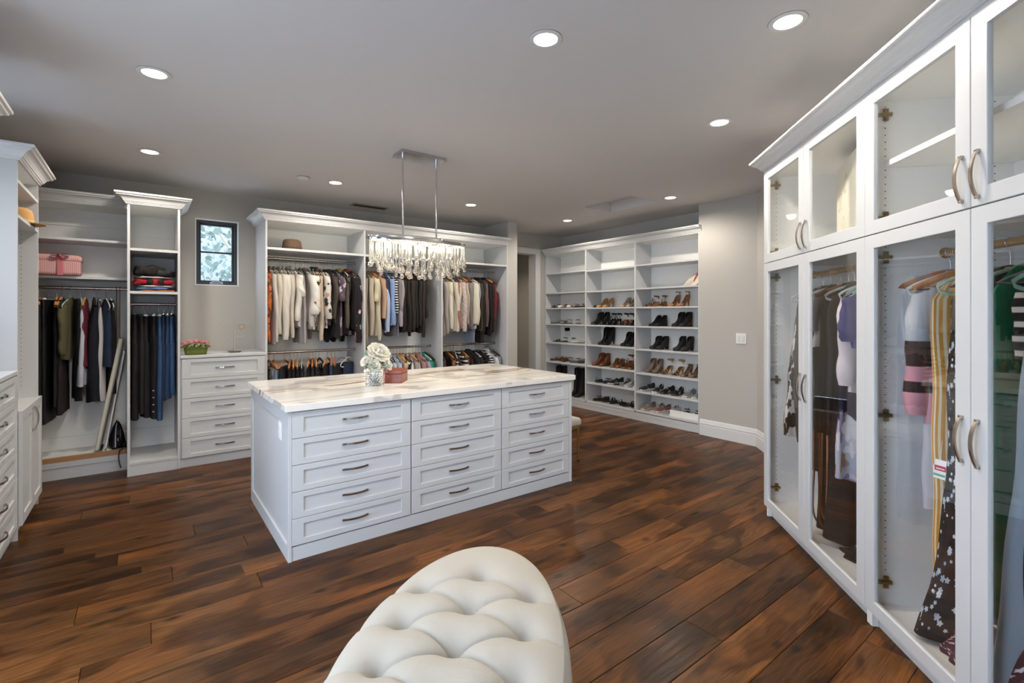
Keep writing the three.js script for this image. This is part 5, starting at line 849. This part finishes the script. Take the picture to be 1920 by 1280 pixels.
// ---------------------------------------------------------------- on the marble
{
  const v = thing('crystal_vase', 'cut crystal vase holding white flowers on the marble top', 'vase', 1.347, .9115, 3.42), pr = [], n = 96;
  const glass = new THREE.MeshPhysicalMaterial({ color: '#f6fafc', transmission: 1, thickness: .02, roughness: .03, ior: 1.52 });
  const radius = (a, y) => { if (y < .012 || y > .112) return .0665; if (y > .078) return .066 - .0022 * Math.pow(Math.abs(Math.sin(a * 20)), .6); const p = Math.abs(Math.sin(a * 9 + y * 95)), q = Math.abs(Math.sin(a * 9 - y * 95)); return .0675 - .0065 * (1 - Math.min(p, q)); };
  for (let k = 0; k <= 44; k++) { const y = k / 44 * .128, ring = []; for (let i = 0; i < n; i++) { const a = i / n * 6.28319, r = radius(a, y); ring.push([Math.cos(a) * r, y, Math.sin(a) * r]); } pr.push(ring); }
  const inner = [.128, .1, .06, .02, .016].map((y, k) => Array.from({ length: n }, (_, i) => { const a = i / n * 6.28319, r = k === 4 ? .0005 : .058; return [Math.cos(a) * r, y, Math.sin(a) * r]; }));
  const bottom = Array.from({ length: n }, (_, i) => { const a = i / n * 6.28319; return [Math.cos(a) * .0005, 0, Math.sin(a) * .0005]; });
  const body = loft([bottom, ...pr, ...inner]); const I = body.index.array; for (let i = 0; i < I.length; i += 3) { const q = I[i]; I[i] = I[i + 1]; I[i + 1] = q; } body.computeVertexNormals();
  part(v, 'body', body, glass);
  // bouquet
  const b = thing('bouquet', 'white silk flowers with green leaves standing in the crystal vase', 'flowers', 1.347, .93, 3.42);
  const petal = (L, Wd, cup) => { const g = new THREE.PlaneGeometry(1, 1, 6, 8), P = g.attributes.position; for (let i = 0; i < P.count; i++) { const u = P.getX(i) * 2, w = P.getY(i) + .5, k = Math.sin(Math.min(1, w * 1.12) * Math.PI * .62) * (1 - .35 * smooth(.8, 1, w)); P.setXYZ(i, u * Wd * k, w * L * (1 - .08 * u * u), cup * (w * w * .8) - .25 * Wd * u * u * k + .004 * Math.sin(u * 6 + w * 5)); } g.computeVertexNormals(); return g; };
  const petalM = new THREE.MeshPhysicalMaterial({ color: '#f0ede2', roughness: .8, transmission: .25, thickness: 0, side: THREE.DoubleSide }), leafM = std('#5f8a70', .7, { side: THREE.DoubleSide }), paleLeaf = std('#9fbfae', .7, { side: THREE.DoubleSide }), yellow = std('#cfc07a', .9);
  const flower = (x, y, z, s, rx, rz, label) => {
    const g = new THREE.Group(); g.name = numbered('flower'); b.add(g); g.position.set(x, y, z); g.rotation.set(rx, 0, rz); g.scale.setScalar(s);
    part(g, 'flower_center', new THREE.SphereGeometry(.014, 12, 8).scale(1, .5, 1).translate(0, .006, 0), yellow); const R = rng(Math.floor(x * 900 + 50));
    for (const [n, L, W, cup, tilt] of [[9, .085, .034, .02, 1.45], [8, .072, .03, .03, 1.1], [7, .055, .026, .035, .75], [6, .038, .02, .03, .4]]) for (let i = 0; i < n; i++) { const m = part(g, 'petal', petal(L, W, -cup), petalM); m.rotation.order = 'YXZ'; m.rotation.set(tilt + (R() - .5) * .2, i / n * 6.283 + tilt, 0); }
  };
  flower(.015, .205, .01, 1.12, .75, -.15); flower(-.062, .155, .02, .62, .7, .7); flower(.075, .13, .03, .62, .9, -.8); flower(-.03, .135, .06, .55, 1.1, .3);
  for (const [x, z, y] of [[.015, .01, .2], [-.06, .02, .15], [.07, .03, .13]]) part(b, 'stem', tube([V(x * .2, .0, -z), V(x * .5, .09, 0), V(x, y, z)], .0025, 10, 6), leafM);
  for (const [x, y, z, rx, ry, rz, m] of [[-.07, .15, .03, 1.2, .3, 1.3, leafM], [-.05, .13, .05, 1.0, .1, 1.0, paleLeaf], [-.06, .20, 0, .3, .2, .9, paleLeaf], [.05, .12, .05, 1.3, 0, -1.1, paleLeaf], [-.03, .12, .05, 1.4, 0, .4, leafM]]) { const q = part(b, 'leaf', petal(.075, .02, .02), m); q.position.set(x * .6, y, z); q.rotation.set(rx, ry, rz); }
  for (const [x, y, z] of [[-.03, .12, .07], [0, .115, .075], [-.015, .145, .075], [-.07, .105, .05], [-.085, .095, .04]]) part(b, 'blossom', new THREE.IcosahedronGeometry(.014, 1), petalM).position.set(x, y, z);
  // small wooden box
  const w = thing('wooden_box', 'small reddish brown wooden box beside the crystal vase', 'box', 1.447, .9115, 3.483, -.652);
  const red = std('#ffffff', .28, { map: texture(256, 128, (u, v) => { const s = fbm(u * 3, v * 34, 4), k = .75 + .5 * s; return [128 * k, 58 * k, 36 * k]; }) });
  part(w, 'body', box(0, .13, .004, .068, -.2, 0, .002), red); part(w, 'lid', box(-.001, .131, .070, .094, -.201, .001, .003), red); part(w, 'base', box(-.001, .131, 0, .004, -.201, .001), red);
  part(w, 'clasp', new THREE.SphereGeometry(.0045, 10, 8).scale(1, .7, .6).translate(.094, .045, .001), hangMats.dark);
}
// ---------------------------------------------------------------- stool behind the island
{
  const t = thing('stool', 'low stool with pale cushion and gold legs behind the island', 'stool', 3.17, 0, 3.5), gold = std('#c29a5e', .3, { metalness: 1 });
  part(t, 'cushion', new RoundedBoxGeometry(.45, .085, .36, 4, .035).translate(0, .386, 0), fabric('#d8d4cc'));
  part(t, 'frame', [box(-.21, .21, .325, .345, .135, .155, .002), box(-.21, .21, .325, .345, -.155, -.135, .002), box(.19, .21, .325, .345, -.136, .136, .002), box(-.21, -.19, .325, .345, -.136, .136, .002)], gold);
  for (const [x, z] of [[-.2, -.145], [.2, -.145], [-.2, .145], [.2, .145]]) { const l = part(t, 'leg', cyl(.0115, .008, .32, x, .168, z, 12), gold); part(l, 'tip', cyl(.009, .009, .014, x, .007, z, 12), M.rubber); }
}
// ---------------------------------------------------------------- wall switch
{ const t = thing('light_switch', 'white double rocker light switch on the wall beside the glass wardrobe', 'switch', 5.289, 1.162, 2.732, turnR);
  part(t, 'plate', box(-.058, .058, -.058, .058, 0, .006, .002), M.plasticWhite); for (const s of [-1, 1]) part(t, 'rocker', box(s * .023 - .016, s * .023 + .016, -.033, .033, .005, .010, .002), M.trim); }
// ---------------------------------------------------------------- on the window chest
{
  const t = thing('rose_box', 'pink roses in a green oval planter on the drawer chest', 'flowers', .40, 1.0455, 5.52), R = rng(3);
  const green = std('#5f6a28', .7), leaf = std('#6d7a34', .75, { side: THREE.DoubleSide }), pinks = ['#e8a6a4', '#edb4b0', '#e09593'].map((c) => std(c, .75, { side: THREE.DoubleSide }));
  const oval = (kx, kz, y) => Array.from({ length: 40 }, (_, i) => { const a = i / 40 * 6.283, c = Math.cos(a), s = Math.sin(a); return [Math.sign(c) * Math.pow(Math.abs(c), .6) * kx, y, Math.sign(s) * Math.pow(Math.abs(s), .6) * kz]; });
  part(t, 'planter', loft([oval(.001, .001, 0), oval(.085, .05, 0), oval(.1, .062, .075), oval(.104, .066, .08), oval(.098, .06, .08), oval(.09, .055, .02)]), green);
  for (let i = 0; i < 12; i++) { const a = i / 12 * 6.283, m = part(t, 'leaf', new THREE.SphereGeometry(.024, 8, 5).scale(1, .25, .6), leaf); m.position.set(Math.cos(a) * .108, .082 + .006 * Math.sin(i * 5), Math.sin(a) * .068); m.rotation.set(0, -a, -.6); }
  for (let i = 0; i < 15; i++) { const u = i < 5 ? i / 4 - .5 : i < 10 ? (i - 5) / 4 - .5 : (i - 10) / 4 - .5, z = i < 5 ? .04 : i < 10 ? 0 : -.04, g = new THREE.Group(); g.name = numbered('rose'); t.add(g); g.position.set(u * .18, .094 + .016 * (1 - 4 * u * u) + .006 * R(), z + (R() - .5) * .01); g.rotation.set((R() - .2) * .5, R() * 6, (R() - .5) * .4);
    [[.028, 6, 1.0], [.021, 5, .6], [.013, 4, .25]].forEach(([r, n, tilt], k) => { const rg = []; for (let q = 0; q <= 5; q++) { const v = q / 5, ring = []; for (let m = 0; m < n * 4; m++) { const a = m / (n * 4) * 6.283, rr = r * (.35 + .65 * Math.sin(v * 1.5)) * (1 + .12 * Math.cos(a * n)); ring.push([Math.cos(a + k) * rr, v * (.022 + k * .005) - .004, Math.sin(a + k) * rr]); } rg.push(ring); } part(g, 'petals', loft(rg), pinks[(i + k) % 3]); }); }
  const s = thing('jewellery_stand', 'silver three-armed jewellery stand with a dish base on the drawer chest', 'jewellery stand', .735, 1.0455, 5.6);
  const sil = std('#cdc6bd', .3, { metalness: 1 });
  part(s, 'dish', lathe([[0, .004], [.062, .004], [.095, .018], [.097, .02], [.092, .016], [.06, 0], [0, 0]], 4).rotateY(Math.PI / 4).scale(1, 1, .6), sil); part(s, 'post', cyl(.006, .008, .29, 0, .15, 0, 14), sil);
  for (const [y, l] of [[.292, .125], [.222, .12], [.16, .085]]) { const b = part(s, 'arm', rod(V(-l, y, 0), V(l, y, 0), .0028, 8), sil); for (const e of [-1, 1]) part(b, 'arm_end', new THREE.SphereGeometry(.0062, 10, 8).translate(e * l, y, 0), sil); }
  single('bangle', new THREE.TorusGeometry(.026, .003, 8, 28).translate(.80, 1.305, -5.6), M.brass, 'thin gold bangle hanging from the jewellery stand top arm', 'bangle');
  single('earring', new THREE.TorusGeometry(.008, .0016, 6, 16).scale(1, 2.6, 1).translate(.685, 1.182, -5.6), sil, 'long silver earring hanging from the lowest stand arm', 'earring');
}
// ---------------------------------------------------------------- hats, hat box, folded clothes, ironing things
{
  const hat = (name, label, X, Y, D, mat, band, s = 1, oval = .86) => { const t = thing(name, label, 'hat', X, Y, D); t.scale.setScalar(s);
    part(t, 'crown', lathe([[.0001, .115], [.03, .116], [.06, .112], [.078, .1], [.085, .08], [.09, .04], [.094, .008]], 36).scale(1, 1, oval), mat); part(t, 'brim', lathe([[.092, .008], [.11, .003], [.135, .002], [.15, .006], [.15, .0085], [.135, .005], [.11, .006], [.092, .012]], 40).scale(1, 1, oval), mat); if (band) part(t, 'band', lathe([[.0945, .01], [.093, .034], [.091, .034], [.092, .01]], 36).scale(1, 1, oval), band); };
  hat('felt_hat', 'brown felt hat on the top shelf of the first wardrobe bay', 1.30, 2.125, 5.69, fabric('#6d5644'), fabric('#5a4536'), 1.12);
  hat('straw_hat', 'golden straw hat on the left tower shelf', -.72, 2.0685, 4.86, std('#b98f58', .85), std('#c0a274', .8), 1.05);
  single('pink_scarf', bodyGeo({ y0: 0, y1: -.16, w: (v) => lerp(.012, .05, v), t: () => .014, fold: .008, seed: 5 }).translate(-.78, 1.10, -4.78), fabric('#b83c52'), 'small crimson scarf hanging inside the left tower', 'scarf');
  const ging = printed(texture(128, 128, (u, v) => { const a = (u * 16 % 1) < .5, b = (v * 16 % 1) < .5; return a && b ? [206, 132, 134] : a || b ? [226, 170, 168] : [240, 206, 202]; }, { repeat: [2, 2] }));
  const t = thing('gift_box', 'pink gingham box with a ribbon bow on the corner bay shelf', 'box', -.66, 1.7655, 5.78, .05);
  part(t, 'body', new RoundedBoxGeometry(.44, .15, .25, 3, .03).translate(0, .0755, 0), ging); part(t, 'lid', new RoundedBoxGeometry(.456, .065, .262, 3, .03).translate(0, .147, 0), ging);
  const rib = std('#c06a72', .6, { side: THREE.DoubleSide }); part(t, 'ribbon', box(.065, .105, .001, .181, .127, .134, .002), rib); part(t, 'ribbon', box(.065, .105, .176, .183, -.13, .134, .002), rib);
  for (const s of [-1, 1]) part(t, 'bow_loop', loft(Array.from({ length: 15 }, (_, i) => { const a = i / 14 * 6.283, x = .085 + s * (.028 - .028 * Math.cos(a)), y = .168 + .02 * Math.sin(a); return [[x, y, .128], [x, y, .158]]; }), null, null, false), rib);
  part(t, 'bow_knot', new THREE.SphereGeometry(.012, 10, 8).translate(.085, .168, .145), rib);
  // folded clothes stacked in the tower
  const fold = (name, label, y, h, w, d, mat, x = .08, tw = 0) => { const rings = [], R = rng(Math.floor(y * 7000)); const ph = R() * 6; for (let q = 0; q <= 20; q++) { const u = q / 20 * 2 - 1, ring = []; for (let i = 0; i < 20; i++) { const a = i / 20 * 6.283, e = Math.pow(Math.max(0, 1 - u ** 8), .4); ring.push([u * w + .006 * Math.sin(a * 3 + ph), h / 2 + Math.sign(Math.sin(a)) * Math.pow(Math.abs(Math.sin(a)), .6) * h / 2 * e * (1 + .18 * Math.sin(u * 5 + ph)) , Math.sign(Math.cos(a)) * Math.pow(Math.abs(Math.cos(a)), .5) * d * e + .008 * Math.sin(u * 8 + ph)]); } rings.push(ring); }
    const m = single(name, loft(rings), mat, label, 'clothes', 'folded clothes stacked in the tower'); m.position.set(x, y, -5.62); m.rotation.y = tw; };
  fold('folded_shirt', 'folded orange top, lowest of the stack in the tower', 1.638, .018, .14, .12, fabric('#c9764a'), .10, .1);
  fold('folded_shirt', 'folded light blue top near the bottom of the tower stack', 1.657, .022, .13, .12, fabric('#6f93c4'), .075, -.1);
  fold('folded_shirt', 'folded white top between blue and black in the tower stack', 1.68, .018, .13, .12, fabric('#d9d6d2'), .09, .15);
  fold('folded_shirt', 'folded bright red top in the tower stack', 1.70, .055, .155, .13, fabric('#b3122f'), .075, .12);
  fold('folded_shirt', 'folded black top with a red neighbour in the tower stack', 1.703, .05, .09, .136, fabric('#1c191b'), .08, .05);
  fold('folded_shirt', 'folded pale grey top on the red one in the tower stack', 1.757, .022, .13, .12, fabric('#c6c0be'), .07, .25);
  fold('folded_trousers', 'folded dark grey trousers on top of the tower stack, right', 1.781, .06, .09, .12, fabric('#3a393d'), .145, -.3);
  fold('folded_sweater', 'folded thick black sweater topping the tower stack', 1.782, .095, .115, .125, fabric('#201c1a'), .045, .12);
  // steam iron standing on its heel
  const ir = thing('steam_iron', 'black steam iron standing upright on the ledge of the corner bay', 'iron', -.19, .1905, 5.82, .25), blk = std('#141215', .12), R = [];
  for (let q = 0; q <= 16; q++) { const v = q / 16, w = .062 * Math.pow(1 - v, .55) + .002, ring = []; for (let i = 0; i < 24; i++) { const a = i / 24 * 6.283; ring.push([Math.cos(a) * w, .012 + v * .235, Math.sin(a) * (.03 * (1 - v) + .006) + .012 * (1 - v)]); } R.push(ring); }
  part(ir, 'body', loft(R), blk); part(ir, 'soleplate', new THREE.ExtrudeGeometry((() => { const s = new THREE.Shape(); s.moveTo(-.062, .01); s.quadraticCurveTo(-.06, .16, 0, .252); s.quadraticCurveTo(.06, .16, .062, .01); s.closePath(); return s; })(), { depth: .006, bevelEnabled: false }).translate(0, 0, -.03), M.chrome);
  part(ir, 'handle', tube([V(0, .03, .04), V(0, .05, .085), V(0, .12, .092), V(0, .175, .075), V(0, .19, .03)], .014, 20, 10), blk); part(ir, 'heel_rest', box(-.055, .055, 0, .014, -.035, .06, .004), blk); part(ir, 'dial', cyl(.016, .016, .008, 0, 0, 0, 20).rotateX(Math.PI / 2).translate(0, .08, .047), std('#8d8a90', .3)); part(ir, 'water_window', box(-.008, .008, .12, .165, .024, .034, .003), std('#6c6470', .1));
  single('iron_cord', tube([V(-.16, .2, -5.80), V(-.135, .24, -5.75), V(-.15, .2, -5.70), V(-.17, .19, -5.683), V(-.178, .12, -5.672), V(-.17, .06, -5.672), V(-.162, .03, -5.672)], .0042, 40, 7), M.rubber, 'black iron cord with plug hanging over the ledge front', 'cord');
  // boards leaning in the corner bay
  for (const [n, x0, x1, d, col, l, label] of [['ironing_board', -.335, -.20, 5.80, '#d8d3c4', 1.02, 'folded cream ironing board leaning in the corner bay'], ['leaning_board', -.275, -.155, 5.86, '#dfe1e4', .9, 'thin white board leaning behind the ironing board']]) {
    const bd = thing(n, label, 'board', x0, .1905, d), a = Math.asin((x1 - x0) / .8), g = n === 'ironing_board' ? box(-.016, .016, .004, l, -.14, .1, .012) : box(-.007, .007, .004, l, -.1, .12, .003);
    part(bd, 'board', g, std(col, .8)); if (n === 'ironing_board') { part(bd, 'edge_trim', [box(.016, .022, .05, l - .05, -.13, .09, .002)], std('#8d8a86', .7)); for (const s of [-1, 1]) part(bd, 'foot', rod(V(s * .001 + .03, .012, -.12), V(.03, .012, .08), .008, 8), M.rubber); }
    bd.rotation.z = -a; bd.position.y += .012;
  }
}
// ---------------------------------------------------------------- inside the glass wardrobes
{
  const [X, D] = CAB(3.25, 1.6), t = thing('paper_bag', 'large cream paper bag with faint script in the upper far glass wardrobe', 'bag', X, 1.8075, D, turnC - .274);
  const card = std('#ffffff', .7, { map: drawn(256, 256, (c) => { c.fillStyle = '#e6e2d0'; c.fillRect(0, 0, 256, 256); c.strokeStyle = '#b5ad97'; c.lineWidth = 2.4; c.font = 'italic 70px serif'; c.strokeText('R', 26, 132); c.strokeText('C', 96, 92); c.beginPath(); c.arc(96, 178, 20, 0, 7); c.moveTo(96, 164); c.lineTo(96, 192); c.moveTo(74, 214); c.quadraticCurveTo(92, 196, 118, 210); c.stroke(); }) });
  const plain = std('#e6e2d0', .7); part(t, 'front', box(0, .46, .001, .51, -.003, 0), card); part(t, 'side', box(0, .003, .001, .51, -.15, -.003), plain); part(t, 'side', box(.457, .46, .001, .51, -.15, -.003), plain); part(t, 'back', box(0, .46, .001, .51, -.153, -.15), plain); part(t, 'base', box(.003, .457, .001, .004, -.15, -.003), plain);
  const heap = (name, label, a, o, y, w, h, d, mat, seed) => { const rings = []; for (let q = 0; q <= 14; q++) { const v = q / 14, ring = []; for (let i = 0; i < 40; i++) { const an = i / 40 * 6.283, r = Math.cos(v * 1.5) * (1 + .16 * Math.sin(an * 5 + v * 4 + seed) + .08 * Math.sin(an * 9 - v * 7)); ring.push([Math.cos(an) * w * r, h * Math.sin(v * 1.57) * (1 + .2 * Math.sin(an * 4 + seed)) , Math.sin(an) * d * r]); } rings.push(ring); } const m = single(name, loft(rings), mat, label, 'cloth'); const [x, dd] = CAB(a, o); m.position.set(x, y + .001, -dd); m.rotation.y = turnC; };
  heap('fallen_cloth', 'black cloth fallen on the floor of the far glass wardrobe', 2.86, 1.52, .105, .11, .03, .07, fabric('#17151a'), 1);
  heap('fallen_scarf', 'maroon and white patterned scarf on the near glass wardrobe floor', 2.06, 1.47, .105, .07, .10, .06, P.scarf = printed(blobs('#4a1f2c', ['#d9c3cc', '#2a1418', '#8f5468', '#e8dfe0'], 50, 51, 5, 14)), 2);
  heap('fallen_dress', 'dark patterned dress heaped on the near glass wardrobe floor', 1.80, 1.50, .105, .17, .28, .09, P.scarf, 4);
  // price tag on the striped dress
  const tag0 = CAB(2.25, 1.51), pt = thing('price_tag', 'white paper tag with red and green print on the yellow striped dress', 'tag', tag0[0], .78, tag0[1], turnC + .35);
  part(pt, 'card', box(-.028, .028, -.04, .04, -.001, .001), std('#ffffff', .7, { map: drawn(64, 96, (c) => { c.fillStyle = '#eef0f2'; c.fillRect(0, 0, 64, 96); c.fillStyle = '#b3203c'; c.fillRect(6, 30, 50, 26); c.fillStyle = '#f2e6e8'; c.fillRect(12, 42, 38, 6); c.fillStyle = '#4fae86'; c.fillRect(0, 72, 64, 12); }) }));
  part(pt, 'string', rod(V(0, .04, 0), V(.0, .12, -.01), .001, 5), M.plasticWhite);
}
scene.traverse((o) => { if (o.isMesh) { o.castShadow = o.receiveShadow = true; } });
renderer.render(scene, camera);
